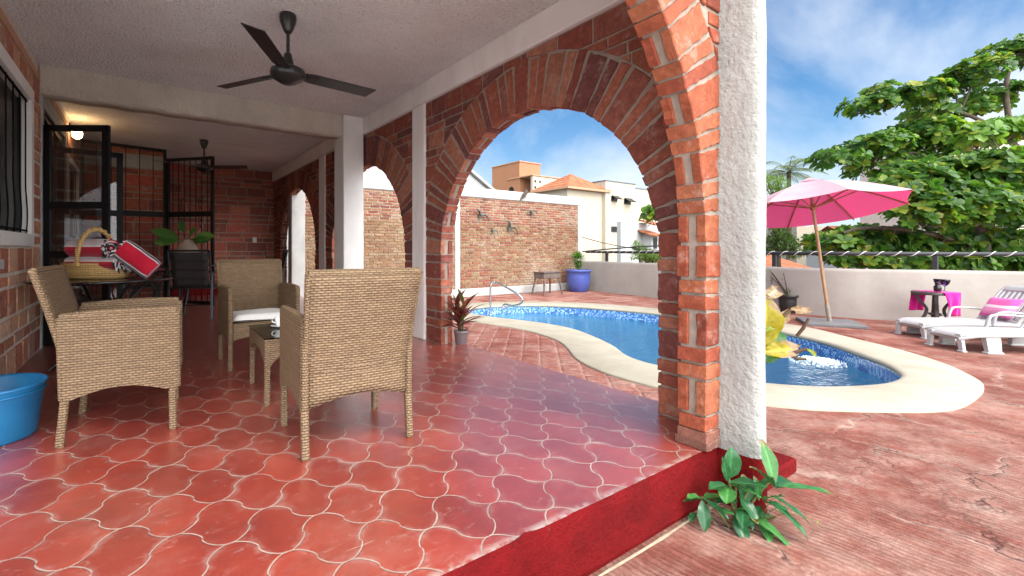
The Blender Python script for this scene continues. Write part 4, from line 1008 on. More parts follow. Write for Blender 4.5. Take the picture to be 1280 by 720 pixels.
rtv = Vector((_RT[0], _RT[1], 0)); fwv = Vector((_FW[0], _FW[1], 0))
ST1 = [(.0, .12, 0), (.12, .15, 2), (.15, .40, 4), (.40, .43, 2), (.43, .5, 0)]
towel('towel', 'upper red and pale striped towel roll lying in the straw basket', wp(116, 310.5, 3.93), rtv + fwv * -.15, .36, .105, [(.03, .055, 1), (.055, .36, 4)], .78)
towel('towel', 'lower red and pale striped towel roll inside the basket', wp(122, 328, 3.93), rtv + fwv * -.12, .46, .10, [(.05, .40, 4), (.02, .05, 1)], .62)
lt = towel('towel', 'red towel roll with white and black stripes leaning against the basket', wp(172, 324.5, 3.93), Vector(rtv * -.72 + fwv * -.30 + Vector((0, 0, .66))), .31, .10, [(.24, .28, 1), (.28, .32, 2), (.32, .355, 1), (.60, .62, 1), (.62, .69, 3), (.08, .12, 1)], .95)

# ------------------------------------------------------------------ dining table, chairs, vase
M['sling'] = simple('dark_brown_sling', (.030, .022, .020), .7, (.022, .016, .015), 12, .3, 200, .002); M['maroon'] = simple('maroon_sling', (.10, .012, .020), .55, (.075, .01, .016), 6)
def make_dining_chair():
    t = thing('dining_chair', 'x', 'chair', (0, 0, 0), 0, 'dark sling dining chairs'); w = .27
    k = MB(); panel(k, 6, 10, lambda s, v: (((-1 + 2 * s) * (w - .03), -.20 - .10 * v + .015 * math.sin(math.pi * s), .46 + .50 * v + .0), (0, 1, .2)), .016)
    for v in (.25, .5, .75): k.tube([(x, -.215 - .10 * v, .46 + .5 * v) for x in (-.23, .23)], .008, 6)
    k.build('backrest', M['sling'], t)
    k = MB(); panel(k, 6, 6, lambda s, v: (((-1 + 2 * s) * (w - .03), -.2 + .44 * v, .44 + .02 * v - .015 * math.sin(math.pi * v)), (0, 0, 1)), .018); k.build('seat', M['sling'], t)
    for sx in (-1, 1):
        k = MB(); x = sx * w; k.tube(smooth_open([(x, -.31, .985), (x, -.25, .70), (x, -.20, .46), (x, .02, .43), (x, .25, .445)], 5), .016, 8); k.build('seat_frame', M['black'], t)
        k = MB(); k.tube(smooth_open([(x * 1.03, -.245, .66), (x * 1.06, .0, .665), (x * 1.06, .22, .64), (x * 1.06, .26, .58)], 5), .018, 8, flat=.6); k.build('armrest', M['black'], t)
        k = MB(); k.bar((x * 1.06, -.27, 0), (x * 1.04, -.22, .655), .028, .040, (0, 1, 0), .004); k.build('leg', M['grey_metal'] if sx > 0 else M['black'], t)
        k = MB(); k.tube(smooth_open([(x * 1.06, .26, .58), (x * 1.04, .22, .35), (x * 1.04, .26, .0)], 5), .015, 8); k.build('leg', M['black'], t)
    for y_, z_, r_ in ((-.31, .985, .015), (.25, .445, .014), (-.2, .455, .014), (-.2, .20, .010)): k = MB(); k.tube([(-w, y_, z_), (w, y_, z_)], r_, 8); k.build('stretcher', M['black'], t)
    return t
dc0 = make_dining_chair()
for i, (x, y, rz, lb) in enumerate([(.66, 7.60, -20, 'dark sling dining chair with its back turned, below the vase plant'), (1.98, 8.85, 82, 'dark sling dining chair at the far side of the table near the arcade'), (-.02, 8.35, -85, 'dark sling dining chair half hidden by the towel roll and gate')]):
    o = dc0 if i == 0 else copy_tree(dc0)
    o.location = (x, y, 0); o.rotation_euler.z = R_(rz); o['label'] = lb
t = thing('dining_table', 'long black dining table behind the armchairs with a leafy vase on it', 'table', (1.0, 8.55, 0))
k = MB(); k.box((-.52, -.62, .735), (.62, .8, .765), .008); k.build('tabletop', M['black_glass'], t, world=False)
for x in (-.45, .55):
    for y in (-.54, .72): k = MB(); k.tube(smooth_open([(x, y, .735), (x * .9, y * .92, .4), (x * 1.02, y * 1.0, 0)], 5), .022, 8); k.build('leg', M['black'], t, world=False)
vb = wp(234, 300, 7.35)
t = thing('vase', 'pale round vase with broad green leaves on the dining table', 'vase', (vb.x, vb.y, .766))
k = MB(); k.lathe([(.08, 0), (.13, .04), (.175, .14), (.175, .22), (.12, .32), (.06, .375), (.055, .40), (.045, .40), (.05, .37)], 28); k.build('vase_body', simple('vase_clay', (.36, .29, .23), .6, (.28, .22, .17), 7), t, world=False)
k = MB()
for (dx, dz, L, W, dr) in [(-1, .35, .40, .15, .25), (-.8, -.05, .34, .17, .5), (.9, .15, .36, .16, .45), (1, .02, .30, .15, .3), (-.2, .9, .2, .1, .3), (.5, .4, .25, .12, .6)]:
    d = rtv * dx + fwv * random.uniform(-.5, .3) + Vector((0, 0, dz)); b = Vector((0, 0, .39)); e = b + d.normalized() * .13; k.tube([b, e], .006, 5, col=(.10, .16, .05)); k.blade(e, d, -fwv + Vector((0, 0, .55)), L, W * 1.15, dr * .6, 7, random.choice([(.10, .26, .06), (.13, .32, .07), (.07, .20, .05)]), .2)
k.build('leaves', M['leaf'], t, world=False)
t = thing('sling_chair', 'dark maroon sling lounge seat sloping behind the round table', 'chair', (-.10, 6.72, 0), R_(-33))
k = MB(); panel(k, 4, 8, lambda s, v: ((-.42 + .70 * v, -.22 + .44 * s, 1.10 - .36 * v - .0), (.45, 0, .9)), .02); k.build('seat', M['maroon'], t, world=False)
for sy in (-.23, .23):
    k = MB(); k.tube([(-.44, sy, 1.12), (.32, sy, .735)], .013, 6); k.tube([(.30, sy, .74), (-.10, sy, .0)], .013, 6); k.tube([(-.1, sy, .95), (.38, sy, 0.)], .013, 6); k.build('leg', M['black'], t, world=False)

# ------------------------------------------------------------------ gates, fans, lamp
def leaf_gate(name, label, cat, A, B, z1, parts):
    t = thing(name, label, cat, (A[0], A[1], 0)); parts(t, Vector((A[0], A[1], 0)), Vector((B[0], B[1], 0)), z1); return t
def screen(t, A, B, z1, rail=1.0 + .0):
    d = (B - A); L_ = d.length; d.normalize()
    k = MB(); up = d.cross(Vector((0, 0, 1)))
    for s in (0.025, L_ - .035): k.bar(A + d * s + Vector((0, 0, .03)), A + d * s + Vector((0, 0, z1)), .065, .035, up)
    k.bar(A + Vector((0, 0, z1 - .03)), B + Vector((0, 0, z1 - .03)), .035, .06)
    for z in (.95, .25, 1.45): k.bar(A + Vector((0, 0, z)), B + Vector((0, 0, z)), .03, .07 if z != .25 else .3)
    k.build('gate_frame', M['grille'], t)
    k = MB(); k.bar(A + d * .05 + Vector((0, 0, (z1 + .1) / 2)), B - d * .06 + Vector((0, 0, (z1 + .1) / 2)), .006, z1 - .2); k.build('glass_pane', M['smoke_glass'], t)
leaf_gate('glass_door', 'black framed glass door swung open nearest the window', 'door', (XL + .03, 6.05), (-.275, 5.70), 2.265, screen)
leaf_gate('glass_door', 'second black framed glass door standing open behind the first', 'door', (XL + .03, 6.86), (-.196, 6.90), 2.20, screen)
def grille(t, A, B, z1, n=6, scroll=False, zl=.03, zm=1.6):
    d = (B - A); L_ = d.length; d.normalize(); k = MB()
    up = d.cross(Vector((0, 0, 1)))
    for s in (.02, L_ - .02): k.bar(A + d * s + Vector((0, 0, zl)), A + d * s + Vector((0, 0, z1)), .045, .045, up)
    for z, h in ((z1 - .025, .05), (zm, .09), (zl + .05, .05), (.62, .04)): k.bar(A + d * .042 + Vector((0, 0, z)), B - d * .042 + Vector((0, 0, z)), .03, h)
    k.build('gate_frame', M['grille'], t); k = MB()
    for i in range(1, n): k.bar(A + d * (L_ * i / n) + Vector((0, 0, zl + .05)), A + d * (L_ * i / n) + Vector((0, 0, z1 - .05)), .012, .012, up)
    k.build('gate_bars', M['grille'], t)
    if scroll:
        k = MB()
        for s in (.3, .72):
            for z0, sg in ((zm + .05, 1), (zm - .05, -1)):
                c = A + d * L_ * s + Vector((0, 0, z0 + sg * .12)); 
                for e in (-1, 1): k.tube([c + d * e * (.035 - .03 * q / 10 * math.cos(q)) * math.cos(q * .6) + Vector((0, 0, sg * (-.12 + .024 * q))) for q in range(11)], .006, 5)
        k.build('scroll_ornament', M['grille'], t)
g1 = leaf_gate('iron_gate', 'tall black barred iron gate leaf with thin upright bars', 'gate', (XL + .03, 9.25), (.36, 9.42), 2.78, lambda t, a, b, z: grille(t, a, b, z, 6, False, .03, 1.62))
g2 = leaf_gate('iron_gate', 'narrow black iron gate leaf with scroll ornaments in front of the end wall', 'gate', (.375, 9.36), (1.03, 8.66), 2.61, lambda t, a, b, z: grille(t, a, b, z, 8, True, .03, 1.62))
def make_fan():
    t = thing('ceiling_fan', 'x', 'fan', (0, 0, CZ), 0, 'black ceiling fans')
    k = MB(); k.lathe([(.062, -.002), (.066, -.03), (.058, -.07), (.036, -.125), (.02, -.15)], 24); k.build('canopy', M['fan_black'], t, world=False)
    k = MB(); k.tube([(0, 0, -.14), (0, 0, -.33)], .013, 10); k.build('downrod', M['fan_black'], t, world=False)
    k = MB(); k.lathe([(.018, -.30), (.030, -.315), (.046, -.39), (.055, -.42), (.10, -.425), (.128, -.440), (.134, -.46), (.134, -.485), (.126, -.50), (.085, -.525), (.05, -.545), (.012, -.55)], 28); k.build('motor', M['fan_black'], t, world=False)
    for a in (5, 122, 239):
        a = R_(a); d = Vector((math.cos(a), math.sin(a), 0)); s = Vector((-d.y, d.x, 0)); tl = (s * math.cos(R_(13)) - Vector((0, 0, 1)) * math.sin(R_(13))); nn = d.cross(tl); k = MB()
        c = Vector((0, 0, -.462)); P = [(.115, -.05), (.20, -.066), (.76, -.070), (.72, .066), (.20, .062), (.115, .05)]
        vs = [c + d * r + tl * w + nn * h for h in (.003, -.003) for r, w in P]; n = 6
        k.add(vs, [(0, 1, 2, 3, 4, 5), (11, 10, 9, 8, 7, 6)] + [(i, n + i, n + (i + 1) % n, (i + 1) % n) for i in range(n)])
        b = k.build('blade', M['fan_black'], t, world=False); k = MB(); k.bar(c + d * .10 - nn * .006, c + d * .25 - nn * .006, .055, .008, nn, .002)
        for q in (.16, .22): k.tube([c + d * q - nn * .010, c + d * q - nn * .016], .007, 6)
        o = k.build('blade_bracket', M['fan_black'], None); o.parent = b
    return t
fan = make_fan(); fan.location = (.96, 3.63, CZ); fan['label'] = 'near black ceiling fan with three wide blades, above the armchairs'
f2 = copy_tree(fan); f2.location = (.875, 8.56, CZ); f2.rotation_euler.z = R_(-40); f2['label'] = 'far black ceiling fan, small, in front of the gate and end wall'
lm = thing('wall_lamp', 'lit round wall lamp glowing yellow high on the house wall', 'lamp', (XL, 8.1, 2.62))
k = MB(); k.box((XL - .002, 8.05, 2.64), (XL + .02, 8.15, 2.76), .004); k.tube([(XL + .01, 8.1, 2.73), (XL + .08, 8.1, 2.74), (XL + .09, 8.1, 2.70)], .01, 8); k.build('bracket', M['black'], lm)
em = N('lamp_glow'); em.set((.9, .6, .25), .4, emit=(1, .66, .30), est=9.0); k = MB(); k.lathe([(.02, .07), (.05, .055), (.065, .01), (.055, -.04), (.02, -.065)], 20, (XL + .09, 8.1, 2.62)); k.build('globe', em.mat, lm)
k = MB(); k.box((XL - .004, 4.33, .86), (XL + .018, 4.47, .93), .004); tag(k.build('wall_socket', M['plastic_white'], loc=(XL, 4.4, .9)), 'white socket low on the house wall under the barred window', 'socket')

# ------------------------------------------------------------------ tub, plant pot on the patio
t = thing('plastic_tub', 'scratched round blue plastic tub on the floor against the house wall', 'tub', (-.66, 3.30, 0))
k = MB(); k.lathe([(.165, 0), (.178, .012), (.212, .26), (.222, .275), (.226, .285), (.218, .289), (.206, .272), (.172, .02), (.1, .016)], 40); k.build('tub_body', M['pail'], t, world=False)
k = MB(); k.tube([(.214 * math.cos(i / 40 * 6.2832), .214 * math.sin(i / 40 * 6.2832), .245) for i in range(41)], .005, 6); k.build('rim_band', M['pail'], t, world=False)
t = thing('cordyline', 'red leaved plant in a small grey pot at the foot of the arch pier', 'plant', (2.825, 3.88, 0))
k = MB(); k.lathe([(.055, 0), (.06, .004), (.074, .125), (.08, .128), (.08, .145), (.07, .145), (.066, .12)], 20); p = k.build('pot', M['pot_plastic'], t, world=False); k = MB(); k.lathe([(.005, .12), (.067, .122), (.005, .124)], 16); k.build('soil', M['soil'], p, world=False)
k = MB()
for s in range(4):
    b = Vector((random.uniform(-.03, .03), random.uniform(-.03, .03), .12)); tp = b + Vector((random.uniform(-.06, .06), random.uniform(-.06, .06), random.uniform(.14, .34))); k.tube([b, tp], .008, 6, col=(.12, .10, .05))
    for i in range(13):
        f = i / 13; a = i * 2.4 + s; p_ = b.lerp(tp, .25 + .75 * f); d = Vector((math.cos(a), math.sin(a), .25 + 1.5 * f)); k.blade(p_, d, (0, 0, 1), random.uniform(.20, .34), .042, random.uniform(.2, .7), 6, random.choice([(.20, .035, .04), (.28, .06, .07), (.14, .03, .035), (.09, .10, .03), (.25, .08, .05), (.16, .05, .05)]), .35, 'lance')
k.build('foliage', M['leaf'], t, world=False)
# bushy weed at the step corner
wb = Vector((2.30, 1.0, DZ)); t = thing('weed_plant', 'glossy green seedling growing from the crack at the red step corner', 'plant', wb)
k = MB(); kl = MB(); GR = [(.030, .13, .045), (.045, .17, .05), (.025, .105, .04), (.06, .20, .05)]
def lf(b, d, L_, W, dr=.35, c=None): cc_ = c or random.choice(GR); kl.bigleaf(b, d, (0, 0, 1) if abs(Vector(d).normalized().z) < .9 else -fwv, L_, W * 1.05, dr, cc_, tuple(x * 1.5 for x in cc_), (.22, .16, .05) if random.random() < .2 else None, .12, 12, 7, .0012, .003, .25, .85, random.uniform(0, .4))
sx_ = [(-.035, .01, .30, (0, 0)), (.16, -.03, .24, (.05, 0)), (-.02, -.02, .10, (-.01, -.02)), (-.15, .01, .13, (-.03, .01)), (.06, 0, .16, (.02, 0)), (.02, .02, .19, (0, 0))]
for (ox, oy, h, (bx, by)) in sx_:
    b = Vector((bx, by, 0)); e = rtv * ox + fwv * oy + Vector((0, 0, h)); k.tube(smooth_open([b, b.lerp(e, .5) + Vector((0, 0, .02)), e], 4), [.006] * 9, 6)
L8 = [((-.035, .0, .22), (.12, -.2, .95), .15, .085), ((-.035, 0, .21), (-.25, -.3, .85), .13, .035), ((-.03, 0, .2), (.85, -.4, .25), .15, .075), ((-.035, 0, .19), (-.9, -.3, .15), .11, .06), ((-.03, 0, .18), (-.55, -.75, -.1), .11, .07), ((-.02, 0, .19), (.75, -.6, .02), .12, .03), ((.02, 0, .14), (.25, -.7, -.5), .12, .06), ((0, 0, .06), (-.1, -.7, -.4), .13, .06), ((.03, 0, .08), (.55, -.65, -.25), .22, .055), ((.05, 0, .1), (.1, .1, .9), .13, .07),
     ((.16, -.03, .20), (-.65, -.1, .75), .16, .07), ((.16, -.03, .21), (-.05, .2, 1), .19, .065), ((.17, -.03, .20), (1, -.1, .06), .27, .05), ((.17, -.02, .19), (.85, .4, .08), .18, .09), ((.15, -.03, .16), (.7, -.5, -.35), .17, .04), ((.13, -.03, .14), (.6, -.6, -.45), .19, .05), ((.12, -.02, .13), (.1, -.5, .5), .12, .06), ((.10, -.02, .13), (-.2, -.2, .9), .12, .03),
     ((-.15, 0, .12), (-.2, -.5, -.55), .13, .05), ((-.15, 0, .13), (.6, -.5, -.3), .12, .045), ((-.15, 0, .13), (-.7, -.2, .25), .09, .045), ((-.15, .01, .12), (-.8, .1, -.05), .08, .035), ((-.14, .01, .12), (.8, .2, .1), .11, .05), ((-.02, -.02, .08), (.1, -.4, .4), .08, .03), ((-.17, .02, .05), (-.4, -.3, -.1), .06, .03), ((-.15, .02, .04), (.3, -.4, .1), .06, .03)]
for q_ in range(16): L8.append(((random.uniform(-.12, .14), random.uniform(-.05, .05), random.uniform(.02, .15)), (random.uniform(-1, 1), random.uniform(-1, .3), random.uniform(-.3, .6)), random.uniform(.07, .13), random.uniform(.03, .055)))
for (o, d, L_, W) in L8: lf(rtv * o[0] + fwv * o[1] + Vector((0, 0, o[2])), rtv * d[0] + fwv * d[1] + Vector((0, 0, d[2])), L_, W)
for i in range(3):
    b = rtv * .14 + Vector((0, 0, .03 + .02 * i)); e = b + rtv * (.24 - .05 * i) + fwv * (-.05 + .06 * i); pts = [b.lerp(e, q / 8) + Vector((0, 0, .05 * math.sin(q / 8 * 3) - .02 * q / 8)) for q in range(9)]; k.tube(pts, .0022, 4)
    for q in range(16): p_ = pts[q // 2]; kl.blade(p_, (random.uniform(-1, 1), random.uniform(-1, 1), random.uniform(-.2, .8)), (0, 0, 1), .018, .007, .1, 2, random.choice([(.42, .22, .07), (.35, .26, .08), (.28, .30, .08)]))
k.build('stem', M['stem'], t, world=False); kl.build('foliage', leaf_mat('glossy_leaf', .22, .25), t, world=False)
# yellowing big leaved plant behind the column
pb = Vector((3.05, 1.42, -.20)); t = thing('potted_plant', 'big leaved plant with yellow and dry brown leaves poking out behind the white column', 'plant', pb)
k = MB(); k.lathe([(.12, 0), (.125, .005), (.16, .26), (.175, .265), (.175, .30), (.155, .30), (.14, .25)], 28); k.build('pot', M['pot_black'], t, world=False)
k = MB(); ks = MB()
def bl(px, py, d, dirv, L_, W, dr, c, wave=0, fold=.15, up=None, tipc=(.34, .20, .11), dry=.22):
    tip = wp(px, py, d) - pb; base = Vector((0, 0, .28)); ks.tube(smooth_open([base, base.lerp(tip, .5) + Vector((0, 0, .05)), tip], 5), .010, 6)
    k.bigleaf(tip, rtv * dirv[0] + fwv * dirv[1] + Vector((0, 0, dirv[2])), up or (-fwv + Vector((0, 0, .4))), L_, W, dr, c, tuple(min(.7, x * 1.3 + .03) for x in c), tipc, dry, 18, 10, .004, wave, fold, .7, .5)
YL, YG, BRN, GN = (.58, .43, .02), (.30, .34, .03), (.42, .24, .13), (.05, .17, .05)
YL, YG, BRN, GN = (.44, .34, .02), (.26, .30, .03), (.34, .20, .11), (.06, .19, .05)
bl(950, 437, 2.74, (.06, -.1, 1), .34, .19, .1, YL, .010, .35, None, (.42, .28, .17), .16); bl(953, 440, 2.70, (1, -.1, .16), .25, .10, .35, YL, .012, .3, None, (.45, .30, .19), .34); bl(952, 436, 2.75, (.75, .1, .60), .22, .13, .55, GN, .006, .3, None, None, 0)
bl(955, 415, 2.72, (.8, -.1, .62), .26, .06, .7, YG, .012, .3, None, (.40, .25, .14), .4); bl(988, 387, 2.72, (1, .1, -.05), .15, .05, .1, BRN, .018, .2, None, (.40, .27, .17), .5); bl(956, 372, 2.74, (.75, -.1, .5), .13, .075, .9, (.45, .33, .22), .014, .4); bl(1008, 436, 2.66, (.9, 0, -.5), .10, .028, .4, YG, .004); bl(950, 452, 2.72, (.5, -.2, .5), .16, .09, .6, GN, .006, .3, None, None, 0); bl(948, 430, 2.8, (.35, 0, .9), .30, .12, .4, (.10, .24, .05), .006, .3, None, None, 0)
k.build('foliage', M['leaf'], t, world=False)
for (a, b_) in (((996, 420), (1011, 398)), ((985, 443), (1008, 449))): ks.tube([wp(*a, 2.7) - pb, wp((a[0] + b_[0]) / 2, (a[1] + b_[1]) / 2 + 2, 2.68) - pb, wp(*b_, 2.66) - pb], [.010, .011, .008], 6, col=(.12, .06, .04))
ks.build('stem', simple('brown_stem', (.085, .035, .022), .7, (.07, .06, .025), 5), t, world=False)
# ------------------------------------------------------------------ garden wall, parapet, railing
GB = [(.27, .095, .055), (.24, .078, .046), (.30, .14, .078), (.29, .17, .098), (.26, .13, .07), (.21, .07, .043), (.31, .19, .12)]
GLD = [(.30, .185, .10), (.26, .15, .08), (.32, .215, .13), (.27, .14, .075), (.24, .125, .068)]
PNK = [(.30, .10, .075), (.27, .085, .064), (.31, .16, .105), (.27, .155, .085)]
fG = lambda u, z, w: (u, WY + w, z)
gw = thing('garden_wall', 'tall weathered brick garden wall with white cap and white end posts', 'wall', (7.5, WY, DZ))
k = MB(); k.box((2.84, WY + .012, DZ), (WX - .02, WY + .24, 1.72)); k.box((2.84, WY + .012, 1.72), (WX - .02, WY + .24, 2.5), mat=1); k.build('mortar_core', [M['garden_mortar'], mortar_mat('lime_mortar', (.50, .43, .35), (.36, .30, .24))], gw)
k = MB()
for za, zb, cs, sq in ((1.72, 2.42, [(.27, .085, .046), (.24, .07, .04), (.31, .125, .07), (.20, .06, .038), (.31, .165, .105)], 1), (.32, 1.72, GLD, 0), (DZ + .24, .32, PNK + GLD, 0)):
    brick_courses(k, fG, 2.95, 6.93, za, zb, -.008, .03, (.26, .26), cols=cs + (GB if sq else []), seq=[(.048, 'n')], j=.022 if sq else .019, ch=.005, jit=.0022)
    k.build('brick_courses', M['garden_brick'], gw); k = MB()
    brick_courses(k, fG, 7.09, WX - .18, za, zb, -.008, .03, (.25, .25), cols=cs + GB, seq=[(.048, 'n')], j=.022, ch=.005, jit=.0022)
    k.build('brick_courses', M['garden_brick'], gw); k = MB()
k = MB(); k.box((2.84, WY - .035, 2.425), (WX + .02, WY + .26, 2.69), .02); k.build('cap', M['cap'], gw)
for a, b in ((2.66, 2.95), (6.93, 7.09), (WX - .18, WX - .0)):
    k = MB(); k.box((a, WY - .03, DZ), (b, WY + .255, 2.423), .012); k.build('end_post', M['cap'], gw)
for a, b in ((2.951, 6.929), (7.091, WX - .181)):
    k = MB(); k.box((a, WY - .05, DZ), (b, WY + .02, DZ + .225), .015); k.build('skirting', M['cap'], gw)
PA = [Vector((12.0, 9.78, 0)), Vector((11.5, 6.78, 0)), Vector((11.05, 3.7, 0)), Vector((11.40, 2.4, 0)), Vector((11.95, 1.5, 0)), Vector((12.4, .7, 0)), Vector((13.0, -.6, 0))]
PZ = .635
pw = MB(); pt_ = smooth_open(PA, 10)
def pring(p, t):
    n = Vector((t.y, -t.x, 0)); 
    return [p + n * a + Vector((0, 0, z)) for a, z in ((-.075, DZ), (-.072, PZ - .06), (-.06, PZ - .02), (-.03, PZ), (.05, PZ + .004), (.08, PZ - .02), (.09, PZ - .06), (.09, DZ - .8))]
vs = []; fs = []; m_ = 8
sub = []
for i in range(len(pt_) - 1):
    for q in range(3): sub.append(pt_[i].lerp(pt_[i + 1], q / 3))
sub.append(pt_[-1])
for i, p in enumerate(sub):
    t = (sub[min(i + 1, len(sub) - 1)] - sub[max(i - 1, 0)]).normalized(); vs += [q + Vector((noise.noise(q * 2.2) * .012, noise.noise(q * 2.2 + Vector((5, 5, 5))) * .012, noise.noise(Vector((q.x * 1.3, q.y * 1.3, 3))) * .012)) for q in pring(p, t)]
for i in range(len(sub) - 1):
    for j in range(m_ - 1): a = i * m_ + j; fs.append((a, a + 1, a + m_ + 1, a + m_))
pw.add(vs, fs, smooth=True)
tag(pw.build('parapet_wall', M['parapet'], loc=(11.2, 4.5, DZ)), 'low cream rendered parapet wall round the pool deck', 'wall')
for nm, pts, lb, nposts in (('railing', [p for p in sub if p.y < 9.6], 'dark metal railing wound with pale rope on top of the parapet', 0),):
    rl = thing(nm, lb, 'railing', (11.2, 4.5, PZ)); zr = .925
    k = MB(); P = [Vector((p.x, p.y, zr)) for p in pts]; k.tube(P, .036, 8); k.build('rail', M['plastic_grey'] if False else simple('rail_paint', (.022, .022, .028), .5), rl)
    ls = [0]
    for a, b in zip(P, P[1:]): ls.append(ls[-1] + (b - a).length)
    def at(d):
        for i in range(len(P) - 1):
            if ls[i + 1] >= d: return P[i].lerp(P[i + 1], (d - ls[i]) / (ls[i + 1] - ls[i])), (P[i + 1] - P[i]).normalized()
        return P[-1], (P[-1] - P[-2]).normalized()
    d = .3
    rope = MB(); hpt = []
    n = int(ls[-1] / .03)
    for i in range(n):
        p, t = at(i * .03); a = i * .03 / .24 * 6.2832; nn = Vector((t.y, -t.x, 0)); hpt.append(p + nn * math.cos(a) * .040 + Vector((0, 0, math.sin(a) * .040)))
    rope.tube(hpt, .0075, 5); rope.build('rope', fabric('pale_rope', (.60, .58, .54)), rl)
    d = .9
    while d < ls[-1]:
        p, t = at(d); k = MB(); k.box((p.x - .035, p.y - .035, PZ - .04), (p.x + .035, p.y + .035, zr - .033), .004); k.build('post', bpy.data.materials['rail_paint'], rl); d += 2.35
# blue pot, grill stand, handrail, birds, lizard
def shrub(k, c, r, n, L_, W, cols, up=.5, shape='lance'):
    for i in range(n):
        v = Vector((random.gauss(0, 1), random.gauss(0, 1), random.gauss(0, 1) + up)).normalized(); p = Vector(c) + v * r * random.uniform(.2, 1)
        k.blade(p, v + Vector((random.uniform(-.4, .4), random.uniform(-.4, .4), random.uniform(-.2, .4))), (0, 0, 1), L_ * random.uniform(.7, 1.3), W, .3, 3, random.choice(cols), .2, shape)
bp = wp(723, 360, 13.9); t = thing('flower_pot', 'large glazed blue pot with a bright green bush by the garden wall', 'pot', (bp.x, bp.y, DZ))
k = MB(); k.lathe([(.25, 0), (.27, .02), (.335, .25), (.355, .48), (.345, .60), (.375, .61), (.38, .66), (.36, .67), (.33, .66), (.31, .55)], 36); k.build('pot_body', M['pot_blue'], t, world=False)
k = MB(); shrub(k, (.0, 0, .66), .24, 160, .10, .03, [(.10, .20, .03), (.14, .25, .04)], .6); shrub(k, (-.03, 0, .98), .21, 1100, .085, .016, [(.07, .19, .02), (.12, .26, .03), (.05, .13, .02)], .5); k.tube([(0, 0, .6), (-.03, 0, .95)], .02, 6, col=(.12, .1, .05)); k.build('foliage', M['leaf'], t, world=False)
gs = wp(684, 364, 13.0); t = thing('grill_stand', 'small dark metal grill stand on four legs against the garden wall', 'grill', (gs.x, gs.y, DZ), R_(4))
GM = simple('rusty_metal', (.095, .070, .060), .65, (.15, .12, .11), 9)
k = MB(); k.box((-.36, -.19, .47), (.36, .19, .63), .01); k.box((-.40, -.22, .63), (.40, .22, .655), .005); k.build('fire_box', GM, t, world=False)
for sx in (-1, 1):
    for sy in (-1, 1): k = MB(); k.bar((sx * .40, sy * .22, 0), (sx * .32, sy * .16, .48), .035, .035, (1, 0, 0)); k.build('leg', GM, t, world=False)
hb = wp(613, 388, 10.0); t = thing('pool_handrail', 'bent stainless steel handrail at the pool steps', 'handrail', (hb.x, hb.y, -.6))
k = MB(); k.tube(smooth_open([wp(613, 396, 10.0), wp(613, 376, 10.0), wp(613.3, 358, 10.0), wp(616, 353.5, 10.0), wp(622, 353.5, 9.95), wp(636, 361, 9.7), wp(649, 369, 9.5), wp(653, 375, 9.45), wp(650, 380, 9.5), wp(640, 382, 9.6), wp(631, 380.5, 9.7), wp(628, 386, 9.7), wp(628, 392, 9.7)], 6), .021, 10)
k.build('rail', M['steel'], t)
k = MB(); hq = wp(613, 390, 10.0); k.lathe([(.03, 0), (.05, .005), (.05, .015), (.03, .025)], 16, (hq.x, hq.y, WZ + .01)); k.build('flange', M['steel'], t)
BM = simple('painted_iron_bird', (.03, .045, .045), .5, (.10, .13, .11), 18)
def bird(px, py, s, rot, lb, tilt=0):
    p = wp(px, py, 1); tt = (WY - .05) / p.y; p = Vector((p.x * tt, WY - .05, 1 + (p.z - 1) * tt)); t = thing('bird_ornament', lb, 'ornament', p, 0, 'metal birds on the garden wall')
    def q(x, z, y=0): return Vector((math.cos(rot) * x - math.sin(rot) * z, y, math.sin(rot) * x + math.cos(rot) * z)) * s
    k = MB(); k.tube([q(-.02, .12), q(-.015, .09), q(0, .03), q(.02, -.05), q(.03, -.10), q(.035, -.14)], [.004 * s, .020 * s, .034 * s, .036 * s, .022 * s, .012 * s], 8); k.build('bird_body', BM, t, world=False)
    for sg in (-1, 1):
        k = MB(); W_ = [(0, .0), (sg * .10, .075), (sg * .22, .065), (sg * .34, -.07)]
        k.tube([q(x, z, -.03 - .02 * i) for i, (x, z) in enumerate(W_)], [.036 * s, .038 * s, .028 * s, .004 * s], 6, flat=.6); k.build('wing', BM, t, world=False)
bird(600, 269, .95, -.45, 'largest metal bird ornament, leftmost of the flock on the garden wall'); bird(637, 284, 1.0, -.6, 'metal bird ornament lowest to the right in the flock, wings spread'); bird(615.5, 289, .62, -.35, 'smallest metal bird ornament, lowest left in the flock'); bird(664, 266, .75, -.1, 'metal bird ornament gliding apart from the flock, nearest the right end')
lp = Vector((9.40, WY - .05, 2.62)); t = thing('lizard_ornament', 'brown iguana figure climbing over the white wall cap', 'ornament', lp)
LM = simple('iguana_brown', (.045, .03, .022), .8, (.08, .055, .04), 20, .5, 50, .01)
k = MB(); P = smooth_open([(-.17, -.02, -.17), (-.10, -.03, -.09), (-.03, -.04, -.01), (.06, -.03, .09), (.11, .02, .13), (.15, .03, .15)], 4); k.tube(P, [.005 + .050 * math.sin(math.pi * min(1, (i + 1) / len(P) * .95)) for i in range(len(P))], 8); k.build('lizard_body', LM, t, world=False)
for (x, z, sx, sz) in ((-.06, -.05, -.07, .03), (-.04, -.03, .06, -.06), (.05, .08, -.06, .05), (.07, .08, .07, -.04)): k = MB(); k.tube([(x, -.03, z), (x + sx * .6, -.05, z + sz * .6), (x + sx, -.03, z + sz)], [.014, .010, .006], 6); k.build('leg', LM, t, world=False)
